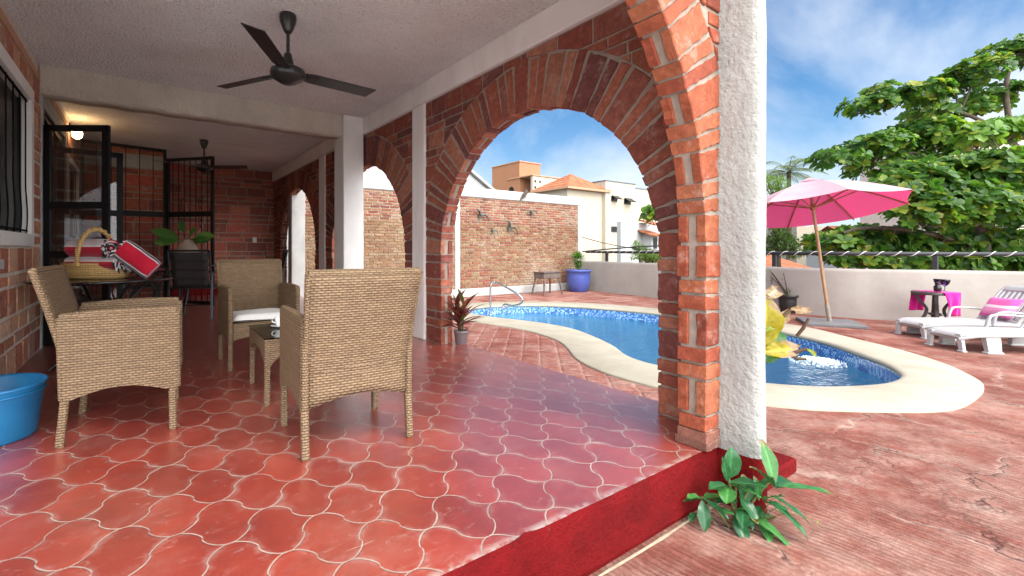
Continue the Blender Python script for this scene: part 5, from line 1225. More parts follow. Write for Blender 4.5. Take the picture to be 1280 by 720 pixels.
# turquoise string chair beyond the arcade
ac = wp(474, 335, 6.6); t = thing('string_chair', 'turquoise string chair mostly hidden, its round top showing over the wicker armchair', 'chair', (ac.x, ac.y, DZ), R_(150))
TQ = simple('turquoise_cord', (.16, .58, .52), .5); k = MB()
rim = [Vector((.36 * math.cos(a), -.18 + .30 * math.sin(a) * .55 - .22 * max(0, math.sin(a)) * 0 , .48 + .44 * math.sin(a))) for a in [i / 36 * 6.2832 for i in range(37)]]
rim = [Vector((p.x, .10 - (p.z - .30) * .55, p.z)) for p in rim]; k.tube(rim, .014, 8); k.build('rim', TQ, t, world=False)
k = MB()
for i in range(36): k.tube([rim[i], rim[i].lerp(Vector((0, .12, .30)), .55) + Vector((0, -.09, -.03)), Vector((0, .05, .27))], .005, 4)
k.build('cords', TQ, t, world=False)
for a in (.6, 2.5, 4.7): k = MB(); k.tube([(.05 * math.cos(a), .05 + .05 * math.sin(a), .27), (.30 * math.cos(a), .05 + .30 * math.sin(a), 0)], .012, 6); k.build('leg', M['black'], t, world=False)

# ------------------------------------------------------------------ parasol
BASE = Vector((9.915, 2.813, DZ)); APX = Vector((9.66, 3.02, 2.20)); RC = Vector((9.60, 2.94, 1.66)); RN = Vector((.103, .159, .982)).normalized()
ra_ = RN.cross(Vector((0, 1, 0))).normalized(); rb_ = RN.cross(ra_)
um = thing('parasol', 'pink parasol, paler on top, with wooden pole tilted over the pool deck', 'parasol', BASE)
k = MB(); a_ = R_(28); T = Matrix.Translation(BASE) @ Matrix.Rotation(a_, 4, 'Z'); k.box((-.40, -.40, 0), (.40, .40, .05), .008, T=T); k.build('base_slab', M['concrete'], um)
k = MB(); ax = (APX - BASE).normalized(); k.tube([BASE + Vector((0, 0, .05)), BASE + ax * .34], .032, 12); k.build('base_tube', M['steel'] if False else simple('galvanised_tube', (.28, .24, .20), .45, (.2, .17, .14), 9), um)
k = MB(); k.tube([BASE + ax * .06, APX + ax * .06], .024, 12); k.build('pole', M['bamboo'], um)
HUB = BASE + ax * ((APX - BASE).length - .47); k = MB(); k.tube([HUB - ax * .05, HUB + ax * .05], .045, 12); k.build('hub', M['wood'], um)
PKT = N('pink_canopy'); PKT.t.nodes.remove(PKT.b)
d1 = PKT.n('ShaderNodeBsdfDiffuse'); t1 = PKT.n('ShaderNodeBsdfTranslucent'); mx1 = PKT.n('ShaderNodeMixShader'); mx1.inputs[0].default_value = .28
geo = PKT.n('ShaderNodeNewGeometry')
top_col = PKT.mix(PKT.mr(PKT.noise(3, 5), .3, .7), (.56, .42, .455), (.50, .35, .395))  # canopy top, paler than the underside
cc = PKT.mix(geo.outputs['Backfacing'], (.60, .10, .23), top_col); PKT.lk(cc, d1.inputs[0]); t1.inputs[0].default_value = (.70, .07, .19, 1)
PKT.lk(d1.outputs[0], mx1.inputs[1]); PKT.lk(t1.outputs[0], mx1.inputs[2]); PKT.lk(mx1.outputs[0], PKT.out.inputs[0])
def rim_pt(kk, f=1.0, sag=0): t_ = 1.401 + kk * math.pi / 4; return APX.lerp(RC + (ra_ * math.cos(t_) + rb_ * math.sin(t_)) * 1.267, f)
k = MB(); n = 8
for kk in range(8):
    def fn(u, v, kk=kk):
        A_, B_ = rim_pt(kk, v), rim_pt(kk + 1, v); p = A_.lerp(B_, u); s = 4 * u * (1 - u)
        p = p + RN * (.06 * math.sin(math.pi * v) - .0) - RN * s * .045 * v
        return p + (APX - p) * (s * .035 * v * v)
    k.grid(8, 8, fn)
cn = k.build('canopy', PKT.mat, um)
k = MB(); vs = [APX + RN * .055] + [APX.lerp(rim_pt(i), .16) + RN * .035 for i in range(8)]; k.add(vs, [(0, i + 1, (i + 1) % 8 + 1)[::-1] for i in range(8)], smooth=True); vt = k.build('vent_cap', PKT.mat, None); vt.parent = cn
vt.matrix_parent_inverse = Matrix.Identity(4)
for v in vt.data.vertices: v.co -= BASE
for kk in range(8):
    k = MB(); q = [rim_pt(kk, f) + RN * (.06 * math.sin(math.pi * f) - .022) for f in (.02, .25, .5, .75, 1.0)]; k.tube(q, .012, 6); k.build('rib', M['wood'], um)
    k = MB(); k.tube([HUB + (rim_pt(kk) - APX).normalized() * .03, rim_pt(kk, .52) + RN * .03], .011, 6); k.build('strut', M['wood'], um)
# potted bare shrub beside the parapet
fp = gp(985, 391, DZ); t = thing('urn_planter', 'dark urn shaped planter with a half bare shrub by the parapet', 'planter', (fp.x, fp.y, DZ))
k = MB(); k.lathe([(.12, 0), (.135, .02), (.12, .06), (.14, .10), (.155, .26), (.15, .31), (.185, .33), (.185, .37), (.16, .37), (.15, .33)], 28); k.build('urn', M['pot_black'], t, world=False)
k = MB(); kl = MB(); random.seed(21)
for i in range(9):
    a = random.uniform(0, 6.28); q = random.uniform(.1, .32); e = Vector((math.cos(a) * q, math.sin(a) * q, random.uniform(.65, .95))); P = smooth_open([Vector((0, 0, .3)), Vector((e.x * .3, e.y * .3, .5)), e], 4); k.tube(P, [.016 - .0012 * j for j in range(len(P))], 6)
    for j in range(5): kl.blade(e - Vector((0, 0, random.uniform(0, .2))), (random.uniform(-1, 1), random.uniform(-1, 1), random.uniform(-.3, 1)), (0, 0, 1), .05, .035, .3, 3, random.choice([(.06, .12, .03), (.12, .15, .04), (.16, .10, .04)]), .2, 'obov')
shrub(kl, (0, 0, .37), .10, 40, .07, .02, [(.08, .16, .03), (.12, .2, .04)], .5)
k.build('stem', M['bark'], t, world=False); kl.build('foliage', M['leaf'], t, world=False)

# ------------------------------------------------------------------ sun loungers, bistro table, towels, glasses
def make_lounger():
    t = thing('sun_lounger', 'x', 'sun lounger', (0, 0, 0), 0, 'white plastic sun loungers'); W = .29
    # local: +y from foot to head, z up
    k = MB()
    def bed(s, v):
        y = v * 1.22; z = .225 + .012 * math.sin(v * 3.0) - (.055 * ((.12 - v) / .12) ** 2 if v < .12 else 0); w = W * (1 - .35 * max(0, (.10 - v) / .10) ** 2)
        return ((-1 + 2 * s) * w, y, z + .012 * (1 - abs(2 * s - 1) ** 4)), (0, 0, 1)
    panel(k, 10, 24, bed, .022)
    for sx in (-1, 1): k.tube([(sx * bed(1, v / 12)[0][0], bed(1, v / 12)[0][1], bed(1, v / 12)[0][2] - .012) for v in range(13)], .020, 8)
    for y in (.02,): k.tube([(-W * .66, y, .165), (W * .66, y, .165)], .016, 8)
    k.build('bed', M['plastic_white'], t)
    k = MB()
    def back(s, v): return ((-1 + 2 * s) * (W - .03 - .05 * max(0, (v - .8) / .2) ** 2), 1.17 + .36 * v, .235 + .50 * v), (0, -.8, .58)
    for i in range(7):
        a, b = .06 + i * .128, .06 + i * .128 + .098; panel(k, 1, 10, lambda s, v: back(a + (b - a) * s, .05 + .85 * v), .016)
    for s in (0.03, .97): k.tube([back(s, v / 10)[0] for v in range(11)], .022, 8)
    panel(k, 8, 3, lambda s, v: back(.03 + .94 * s, .86 + .16 * v), .024); panel(k, 8, 2, lambda s, v: back(.03 + .94 * s, .0 + .08 * v), .02); k.build('backrest', M['plastic_white'], t)
    for sx in (-1, 1):
        for y, w, ft in ((.025, .04, 0), (.30, .17, 1), (1.15, .17, 1), (1.45, .07, 0)):
            k = MB(); x = sx * (W - .035 if y > .1 else W * .62); k.add([(x - .045 * 1, y - w / 2, .22), (x + .02, y - w / 2, .22), (x + .02, y + w / 2, .22), (x - .045, y + w / 2, .22), (x - .03 + sx * .03, y - w * .42, 0), (x + .02 + sx * .03, y - w * .42, 0), (x + .02 + sx * .03, y + w * .42, 0), (x - .03 + sx * .03, y + w * .42, 0)], [(3, 2, 1, 0), (4, 5, 6, 7), (0, 1, 5, 4), (1, 2, 6, 5), (2, 3, 7, 6), (3, 0, 4, 7)])
            k.box((x - .045 + sx * .03, y - w * .5 - .015, 0), (x + .035 + sx * .03, y + w * .5, .022), .006); k.build('leg', M['plastic_white'], t)
        k = MB(); x = sx * (W + .015); k.tube(smooth_open([(x, .80, .22), (x, .84, .35), (x, .89, .40), (x, 1.03, .405), (x, 1.30, .38), (x, 1.46, .36), (x, 1.5, .28), (x, 1.5, .16)], 5), .024, 8, flat=.62); k.build('armrest', M['plastic_white'], t)
        k = MB(); k.bar((x * .92, .78, .17), (x * .92, 1.56, .17), .02, .10, (0, 0, 1), .004); k.build('side_rail', M['plastic_white'], t)
    return t
ln0 = make_lounger()
LA = math.atan2(-.62, .78)
for i, (x, y, r, lb) in enumerate([(8.70, 1.30, LA, 'white plastic sun lounger nearest the pool, without a pillow'), (9.49, 1.76, LA, 'white plastic sun lounger nearest the parapet, with the pink pillow')]):
    o = ln0 if i == 0 else copy_tree(ln0); o.location = (x, y, DZ); o.rotation_euler.z = r - math.pi / 2; o['label'] = lb
PP = N('pink_striped_cotton'); x_, y_, z_ = PP.sep(PP.co('Object'))
sf = PP.math('FRACT', PP.math('MULTIPLY', z_, 3.4)); c_ = PP.mix(PP.mr(PP.math('ABSOLUTE', PP.math('SUBTRACT', z_, .02)), .016, .02, 1, 0), (.66, .10, .34), (.72, .60, .62)); c_ = PP.mix(PP.mr(PP.math('ABSOLUTE', PP.math('ADD', z_, .045)), .04, .05, .6, 0), c_, (.68, .32, .45))
PP.set(c_, .9, spec=.2, sheen=.2); PP.bump(PP.noise(200, 2), .2, .002)
hd = Vector((math.cos(LA), math.sin(LA), 0)); sdv = Vector((hd.y, -hd.x, 0)); pc = Vector((9.49, 1.76, DZ)) + hd * 1.22 + Vector((0, 0, .44)); pl = MB()
def pil(u, v, s):
    a, b = u * 2 - 1, v * 2 - 1; e = max(0, (1 - a ** 4) * (1 - b ** 4)) ** .5; k_ = 1 - .10 * (1 - abs(a)) * abs(b) ** 3 - 0
    return sdv * a * .20 * (1 - .08 * (1 - b * b)) + (Vector((0, 0, .83)) + hd * .56) * b * .17 * (1 - .10 * (1 - a * a)) + (-hd * .83 + Vector((0, 0, .56))) * e * .075 * s
pl.grid(14, 14, lambda u, v: pc + pil(u, v, 1)); pl.grid(14, 14, lambda u, v: pc + pil(1 - u, v, -1))
tag(pl.build('pillow', PP.mat, loc=pc), 'pink pillow with a pale stripe resting on the far sun lounger', 'pillow')
tb = wp(1169, 363, 7.5); tb = Vector((tb.x, tb.y, DZ)); TZ = .585
TA = math.atan2(_RT[1], _RT[0]) + .12
t = thing('bistro_table', 'brown grey plastic table with curved crossing legs by the parapet', 'table', tb, TA)
k = MB(); n = 40; pr = [(.0, .0)]
def sup(a, s): return (math.copysign(abs(math.cos(a)) ** .5, math.cos(a)) * .27 * s, math.copysign(abs(math.sin(a)) ** .5, math.sin(a)) * .22 * s)
vs = []; 
for s, z in ((.97, TZ - .045), (1, TZ - .035), (1, TZ - .008), (.985, TZ)): vs += [(*sup(i / n * 6.2832, s), z) for i in range(n)]
k.add(vs, [(r * n + i, r * n + (i + 1) % n, (r + 1) * n + (i + 1) % n, (r + 1) * n + i) for r in range(3) for i in range(n)] + [tuple(range(n))[::-1], tuple(3 * n + i for i in range(n))]); k.build('tabletop', M['plastic_grey'], t, world=False)
for sx in (-1, 1):
    for sy in (-1, 1):
        k = MB(); P = smooth_open([(sx * .19, sy * .15, TZ - .04), (sx * .15, sy * .12, TZ - .14), (sx * .07, sy * .07, TZ * .5), (sx * .11, sy * .11, .12), (sx * .20, sy * .19, .0)], 5)
        for a, b in zip(P, P[1:]): k.bar(a, b + (b - a) * .1, .05, .04, (sx, sy, 0), .006)
        k.build('leg', M['plastic_grey'], t, world=False)
k = MB(); k.box((-.09, -.02, .20), (.09, .02, .235), .005); k.box((-.02, -.09, .197), (.02, .09, .232), .005); k.build('brace', M['plastic_grey'], t, world=False)
M['pink_cloth'] = fabric('magenta_towel', (.60, .008, .22), (.50, .006, .17))
TM = Matrix.Translation(tb) @ Matrix.Rotation(TA, 4, 'Z')
def cloth(lb, x0, x1, dropf, dropb):
    k = MB(); h = .22; prof = [(-h - .022, TZ - dropf), (-h - .026, TZ - dropf * .5), (-h - .018, TZ - .03), (-h + .01, TZ + .008), (0, TZ + .009), (h - .01, TZ + .008), (h + .018, TZ - .03), (h + .025, TZ - dropb * .5), (h + .022, TZ - dropb)]
    P = smooth_open([(0, a, b) for a, b in prof], 4)
    def fn(u, v):
        i = v * (len(P) - 1); a = int(min(i, len(P) - 2)); q = P[a].lerp(P[a + 1], i - a); dz = max(0, TZ - q.z); x = x0 + (x1 - x0) * u
        return TM @ Vector((x * (1 - .12 * 0) + .02 * math.sin(dz * 9 + u * 2), q.y + math.copysign(1, q.y) * (.016 * (1 + math.sin(u * 11 + dz * 4)) * min(1, dz * 5)), q.z))
    k.grid(14, 32, fn)
    o = k.build('towel', M['pink_cloth'], loc=TM @ Vector(((x0 + x1) / 2, 0, TZ))); tag(o, lb, 'towel'); s = o.modifiers.new('thick', 'SOLIDIFY'); s.thickness = .006
cloth('long magenta towel draped over the small table, hanging front and back', -.15, .14, .37, .34)
def wine(px, dd, lb):
    p = wp(px, 362, dd); z = TZ + DZ + .012; t = thing('wine_glass', lb, 'glass', (p.x, p.y, z), 0, 'wine glasses on the bistro table')
    gm = bpy.data.materials.get('violet_glass') or glass_mat('violet_glass', (.42, .40, .62), .03, 1.6)
    k = MB(); k.lathe([(.036, 0), (.037, .003), (.006, .010), (.005, .075)], 20); k.build('stem', gm, t, world=False)
    k = MB(); k.lathe([(.006, .075), (.035, .10), (.058, .14), (.066, .175), (.068, .19), (.064, .19), (.056, .14), (.03, .103)], 24); k.build('bowl', gm, t, world=False)
wine(1181, 7.5, 'violet wine glass standing clear on the magenta towel'); wine(1173.5, 7.65, 'violet wine glass partly behind the dark jar')
p = wp(1172, 362, 7.42); t = thing('candle_jar', 'small dark jar beside the wine glasses on the table', 'jar', (p.x, p.y, TZ + DZ + .012)); k = MB(); k.lathe([(.035, 0), (.045, .01), (.05, .06), (.045, .09), (.03, .105), (.03, .12), (.036, .122), (.036, .13), (.02, .132)], 24); k.build('jar_body', M['black_glass'], t, world=False); k = MB(); k.lathe([(.033, .132), (.033, .145), (.01, .147)], 20); k.build('lid', M['black'], t, world=False)

# ------------------------------------------------------------------ buildings beyond
def box_part(t, nm, lo, hi, m, par=None, bev=0):
    k = MB(); k.box(lo, hi, bev); return k.build(nm, m, par or t)
def win(t, wall_axis, pos, a0, a1, z0, z1, par, frame='black', tilt=False):
    # wall_axis 'x': face at x = pos looking to -x (a = y); 'y': face at y = pos looking to -y (a = x)
    k = MB(); f_ = .05
    def bx(b0, b1, c0, c1, d0, d1):
        if wall_axis == 'y': k.box((b0, pos - d1, c0), (b1, pos - d0, c1))
        else: k.box((pos - d1, b0, c0), (pos - d0, b1, c1))
    bx(a0, a1, z0, z0 + f_, -.1, .04); bx(a0, a1, z1 - f_, z1, -.1, .04); bx(a0, a0 + f_, z0 + f_, z1 - f_, -.1, .04); bx(a1 - f_, a1, z0 + f_, z1 - f_, -.1, .04); bx((a0 + a1) / 2 - .03, (a0 + a1) / 2 + .03, z0 + f_, z1 - f_, -.1, .03)
    w = k.build('window', M['black'], par); k = MB(); bx(a0 + f_, a1 - f_, z0 + f_, z1 - f_, -.02, .012); g = k.build('pane', M['window_glass'], w)
    if tilt:
        k = MB(); 
        if wall_axis == 'y': k.add([(a0, pos - .05, z1), (a1, pos - .05, z1), (a1, pos - .42, z0 + .12), (a0, pos - .42, z0 + .12), (a0, pos - .07, z1 + .03), (a1, pos - .07, z1 + .03), (a1, pos - .44, z0 + .15), (a0, pos - .44, z0 + .15)], [(0, 1, 2, 3), (7, 6, 5, 4), (0, 4, 5, 1), (1, 5, 6, 2), (2, 6, 7, 3), (3, 7, 4, 0)])
        k.build('sash', M['black'], w)
G0 = -3.6
# orange tower
t = thing('tower_house', 'plain orange rendered tower block rising behind the garden wall', 'building', (23.3, 25, G0))
zt_ = 1 + (312 - 202) * 32 / 565; wall = box_part(t, 'wall', (22.3, 23.6, G0), (24.35, 26.6, zt_), M['orange_wall']); box_part(t, 'roof_coping', (22.24, 23.54, zt_), (24.41, 26.66, zt_ + .06), M['trim_brown'])
k = MB(); yc = 24.45; P = [(yc - .28, 3.2), (yc + .28, 3.2)] + [(yc + .28 * math.cos(a), 5.25 + .30 * math.sin(a)) for a in [i * math.pi / 10 for i in range(11)]]; k.prism(P, lambda u, z, w: (22.3 - w, u, z), -.1, .004); w_ = k.build('window', M['shade_black'], wall)
k = MB(); k.box((22.26, yc - .32, 3.12), (22.30, yc + .32, 3.2)); k.build('sill', M['trim_brown'], w_)
# cream house with hip roof and perforated parapet
t = thing('hip_roof_house', 'cream house with a clay tile hip roof beside the orange tower', 'building', (21.5, 20.5, G0))
cx_, cy_ = wp(709, 235, 27).x, wp(709, 235, 27).y; ze = 1 + (312 - 234) * 27 / 565
def alongx(px, y): r = (px - 550) / 565; return y * (_FW[0] + r * _RT[0]) / (_FW[1] + r * _RT[1])
def alongy(px, x): r = (px - 550) / 565; return x * (_FW[1] + r * _RT[1]) / (_FW[0] + r * _RT[0])
x1, y1 = alongx(754, cy_), alongy(672, cx_)
wall = box_part(t, 'wall', (cx_, cy_, G0), (x1, y1, ze), M['cream_wall'])
k = MB(); o_ = .35; A = [(cx_ - o_, cy_ - o_), (x1 + o_, cy_ - o_), (x1 + o_, y1 + o_), (cx_ - o_, y1 + o_)]; zr_ = 1 + (312 - 215) * 28.2 / 565; mxx, my = (cx_ + x1) / 2, (cy_ + y1) / 2; L_ = max(0, (y1 - cy_) - (x1 - cx_)) / 2
vs = [(*a, ze + .02) for a in A] + [(mxx, my - L_ - .05, zr_), (mxx, my + L_ + .05, zr_)] + [(*a, ze - .10) for a in A]
k.add(vs, [(0, 1, 4), (1, 2, 5, 4), (2, 3, 5), (3, 0, 4, 5)], 0); k.add(vs, [(3, 2, 1, 0)], 1); k.add(vs, [(6, 7, 1, 0), (7, 8, 2, 1), (8, 9, 3, 2), (9, 6, 0, 3), (9, 8, 7, 6)], 1); k.build('roof', [M['roof_tile'], M['trim_brown']], t)
win(t, 'x', cx_, alongy(697, cx_), alongy(684, cx_), ze - 1.0, ze - .45, wall)
# perforated stair parapet between tower and roof
xp, yp = 22.9, 22.3
zp1 = 1 + (312 - 217) * 30 / 565
wl_ = box_part(t, 'parapet', (alongx(666, yp), yp, 4.0), (alongx(681, yp), yp + .2, zp1), M['cream_wall']); k = MB()
for i in range(2):
    for j in range(2): x = alongx(669 + 6 * i, yp); z = zp1 - .35 - .42 * j; k = MB(); k.box((x - .07, yp - .02, z - .07), (x + .07, yp + .01, z + .07)); k.build('vent_hole', M['shade_black'], wl_)
box_part(t, 'stair_block', (alongx(681, yp), yp + .02, G0), (alongx(706, yp), yp + 2.5, zp1 + .02), M['cream_wall']); box_part(t, 'roof_coping', (alongx(665, yp), yp - .05, zp1 + .021), (alongx(707, yp), yp + 2.5, zp1 + .10), M['trim_brown'])
# long cream block to the right
yb = wp(757, 240, 28.6).y; xb = wp(757, 240, 28.6).x; t = thing('apartment_block', 'long cream apartment block with small black top hung windows', 'building', (xb + 5, yb + 2, G0))
zb_ = 1 + (312 - 226) * 28.6 / 565; xs2 = alongx(794, yb)
wall = box_part(t, 'wall', (xb, yb, G0), (xs2, yb + 6, zb_), M['cream_wall']); w2 = box_part(t, 'wall', (xs2 + .002, yb + .002, G0), (xs2 + 7, yb + 6, zb_ - .26), M['cream_wall'])
box_part(t, 'roof_coping', (xb - .04, yb - .04, zb_), (xs2 + .04, yb + 6, zb_ + .05), M['grey_metal']); box_part(t, 'roof_coping', (xs2 + .045, yb - .03, zb_ - .258), (xs2 + 7, yb + 6, zb_ - .20), M['grey_metal'])
for p0, p1, q0, q1, ti in ((764, 771, 252, 245, True), (780, 788, 254, 246.5, True), (764, 771, 290, 283, False)):
    par = wall if p1 < 794 else w2; dd = 26; win(t, 'y', yb, alongx(p0, yb), alongx(p1, yb), 1 + (312 - q0) * 29 / 565, 1 + (312 - q1) * 29 / 565, par, tilt=ti)
box_part(t, 'string_course', (xb + .3, yb - .02, 1 + (312 - 320) * 24 / 565), (xs2 + 6, yb - .001, 1.0), M['cream_wall'])
# white house with tiny tiled bay
yw = wp(776, 280, 20).y; t = thing('white_house', 'plain white house with a small tiled canopy and bay beyond the railing', 'building', (alongx(805, yw), yw, G0))
zw = 1 + (312 - 277) * 20 / 565; wall = box_part(t, 'wall', (alongx(776, yw), yw, G0), (alongx(850, yw), yw + .2, zw), M['bldg_white'])
xa, xc_ = alongx(797, yw), alongx(811, yw)
box_part(t, 'bay', (alongx(803, yw), yw - .45, .6), (alongx(811, yw), yw - .002, 1.75), M['bldg_white'])
for z, xx in ((1.80, (797, 812)), (2.28, (799, 809))):
    k = MB(); a, b = alongx(xx[0], yw), alongx(xx[1], yw); k.add([(a, yw - .7, z - .14), (b, yw - .7, z - .14), (b, yw - .003, z + .1), (a, yw - .003, z + .1), (a, yw - .7, z - .20), (b, yw - .7, z - .20), (b, yw - .003, z + .04), (a, yw - .003, z + .04)], [(0, 1, 2, 3), (7, 6, 5, 4), (4, 5, 1, 0), (5, 6, 2, 1), (6, 7, 3, 2), (7, 4, 0, 3)]); k.build('canopy_roof', M['roof_tile'], t)
win(t, 'y', yw - .45, alongx(805, yw), alongx(809, yw), 1.05, 1.55, wall)
# white gable behind the garden wall
t = thing('gable_house', 'white house gable sloping down behind the brick garden wall', 'building', (7.2, 13, G0))
k = MB(); ga = 13.0; apx, apz = 7.6, 5.05; e0, e1 = 3.2, 12.0; ez = 2.45
k.prism([(e0, G0), (e1, G0), (e1, ez), (apx, apz), (e0, ez)], lambda u, z, w: (u, ga + w, z), 0, 7); k.build('wall', M['bldg_white'], t)
k = MB()
for a, b in (((e0 - .3, ez - .13), (apx, apz + .05)), ((apx, apz + .05), (e1 + .3, ez - .13))): k.prism([a, b, (b[0], b[1] + .10), (a[0], a[1] + .10)], lambda u, z, w: (u, ga + w, z), -.15, 7.1)
k.build('roof', M['cap'], t)
# low tiled roof and cream houses beyond the railing on the right
def low_house(px0, px1, py_top, d, depth, label, m, roof=False, ztop=None, nm='neighbour_house'):
    a, b = wp(px0, py_top, d), wp(px1, py_top, d); c = (a + b) / 2; t = thing(nm, label, 'building', (c.x, c.y, G0)); ux = Vector((b.x - a.x, b.y - a.y, 0)).normalized(); uy = Vector((-ux.y, ux.x, 0)); Wd = (b - a).length; ang = math.atan2(ux.y, ux.x)
    T = Matrix.Translation((a.x, a.y, 0)) @ Matrix.Rotation(ang, 4, 'Z'); k = MB(); k.box((0, 0, G0), (Wd, depth, a.z), T=T); wl = k.build('wall', m, t)
    if roof:
        k = MB(); P = [(-.3, -.5, a.z - .25), (Wd + .3, -.5, a.z - .25), (Wd + .3, depth / 2, a.z + roof), (-.3, depth / 2, a.z + roof), (Wd + .3, depth + .5, a.z - .25), (-.3, depth + .5, a.z - .25)]
        Q = [(x, y, z - .12) for x, y, z in P]; k.add([T @ Vector(p) for p in P + Q], [(0, 1, 2, 3), (3, 2, 4, 5), (7, 6, 9, 8), (8, 9, 11, 10), (6, 7, 1, 0), (10, 11, 5, 4)][:6]); k.build('roof', M['roof_tile'], t)
    return t, T, Wd, a.z, wl
low_house(940, 1030, 338, 19, 7, 'low house with a red clay tile roof just beyond the railing', M['cream_wall'], .62)
t, T, Wd, z, wl = low_house(996, 1050, 283, 42, 6, 'distant cream flat roofed house behind the parasol pole', M['cream_wall'])
for i in range(2): k = MB(); k.box((.6 + i * 1.6, -.03, z - 1.5), (1.1 + i * 1.6, .02, z - .7), T=T); w_ = k.build('window', M['window_glass'], wl)
low_house(1180, 1290, 175, 30, 6, 'tall pink white house glimpsed through the big almond tree', simple('pinkish_render', (.70, .60, .55), .85), False)
low_house(1075, 1240, 300, 34, 5, 'long pale house with tiled roof hidden behind the almond tree', M['bldg_white'], 1.2)
# cable across the view
t = MB(); a, b = wp(700, 287, 17), wp(880, 314, 12.5); P = [a.lerp(b, i / 20) - Vector((0, 0, .25 * math.sin(math.pi * i / 20))) for i in range(21)]; t.tube(P, .012, 5); a2, b2 = wp(728, 314.5, 13.6), wp(880, 306, 13); t2 = MB()
tag(t.build('power_cable', M['black'], loc=a), 'thin black cable sagging in front of the cream apartment block', 'cable')
P = [a2.lerp(b2, i / 20) + Vector((0, 0, .05 * math.sin(math.pi * i / 20))) for i in range(21)]; t2.tube(P, .020, 5); tag(t2.build('power_cable', M['black'], loc=a2), 'second black cable running just above the parapet railing', 'cable')

# ------------------------------------------------------------------ trees
AL = [(.070, .165, .022), (.11, .225, .03), (.045, .115, .022), (.16, .275, .035), (.075, .18, .03), (.06, .15, .035)]
YLW = [(.22, .30, .04), (.28, .34, .05), (.16, .27, .04), (.30, .30, .04)]
def rosette(k, p, ax, L_, n, cols, ylw=.12):
    ax = ax.normalized(); u = ax.orthogonal().normalized(); v = ax.cross(u); a0 = random.uniform(0, 6.28); young = random.random() < ylw
    for i in range(n):
        a = a0 + i * 2.4; el = random.uniform(.05, .75); d = (u * math.cos(a) + v * math.sin(a)) * math.cos(el) + ax * math.sin(el)
        c = random.choice(YLW if young or random.random() < .07 else cols); s = random.uniform(.8, 1.2); q = random.uniform(.85, 1.15)
        k.blade(p, d, ax, L_ * s, L_ * s * random.uniform(.5, .66), random.uniform(.1, .7), 4, tuple(x * q for x in c), random.uniform(.05, .25), 'obov')
DENS = 2.5
def almond(name, label, root, limbs, pads, L_, seed, cols=AL, group=None, trunk_r=.16):
    random.seed(seed); t = thing(name, label, 'tree', root, 0, group); k = MB(); kc = MB(); root = Vector(root)
    for P, r in limbs:
        Q = smooth_open(P, 5); k.tube(Q, [r * (1 - .65 * i / len(Q)) for i in range(len(Q))], 8)
    for c, rx, ry, rz, n in pads:
        c = Vector(c); near = min((q for P, r in limbs for q in smooth_open(P, 5)), key=lambda q: (q - c).length); k.tube([near, near.lerp(c, .6) + Vector((0, 0, .05)), c], [.035, .025, .014], 6)
        for i in range(int(n * DENS)):
            while True:
                v = Vector((random.uniform(-1, 1), random.uniform(-1, 1), random.uniform(-1, 1)))
                if v.length < 1: break
            v = v.normalized() * (v.length ** .5); p = c + Vector((v.x * rx, v.y * ry, v.z * rz)); ax = Vector((v.x * .8, v.y * .8, .55 + .5 * v.z)) + Vector((random.gauss(0, .25), random.gauss(0, .25), 0))
            if random.random() < .35: k.tube([p - ax.normalized() * random.uniform(.25, .5), p], [.010, .007], 4)
            rosette(kc, p, ax, L_, random.randint(6, 9), cols)
    k.build('trunk', M['bark'], t); kc.build('crown', M['leaf'], t); return t
# upper tree, further off, in flat storeys
D1 = 14.0
rt1 = wp(1310, 400, D1); rt1.z = G0
limbs = [([rt1, wp(1300, 300, D1), wp(1265, 170, D1), wp(1258, 105, D1), wp(1268, 70, D1)], .11), ([wp(1290, 260, D1), wp(1230, 215, D1 - .2), wp(1170, 195, D1 - .4), wp(1110, 190, D1 - .5)], .09), ([wp(1265, 170, D1), wp(1200, 140, D1), wp(1130, 125, D1)], .07), ([wp(1165, 205, D1 - .4), wp(1160, 180, D1 - .4)], .05), ([wp(1290, 260, D1), wp(1340, 180, D1), wp(1380, 140, D1)], .09)]
pads = []
def pad(px, py, d, rx, ry, rz, n): pads.append((wp(px, py, d), rx, ry, rz, n))
for px, py, rz, n in ((1085, 130, .24, 15), (1110, 118, .30, 18), (1150, 118, .32, 26), (1190, 105, .36, 30), (1225, 88, .38, 30), (1262, 66, .40, 30), (1300, 60, .5, 30), (1245, 120, .35, 22), (1205, 135, .3, 18), (1160, 140, .22, 12)): pad(px, py, D1 + random.uniform(-.6, .6), .62, .7, rz, n)
for px, py, rz, n in ((1046, 197, .20, 13), (1072, 190, .30, 22), (1100, 182, .36, 28), (1135, 172, .42, 34), (1170, 165, .45, 34), (1205, 172, .40, 28), (1240, 165, .35, 22), (1090, 210, .26, 16), (1140, 205, .3, 16), (1190, 200, .3, 14)): pad(px, py, D1 - .5 + random.uniform(-.5, .5), .62, .7, rz, n)
almond('almond_tree', 'spreading almond tree with flat leaf storeys against the sky', rt1, limbs, pads, .20, 3)
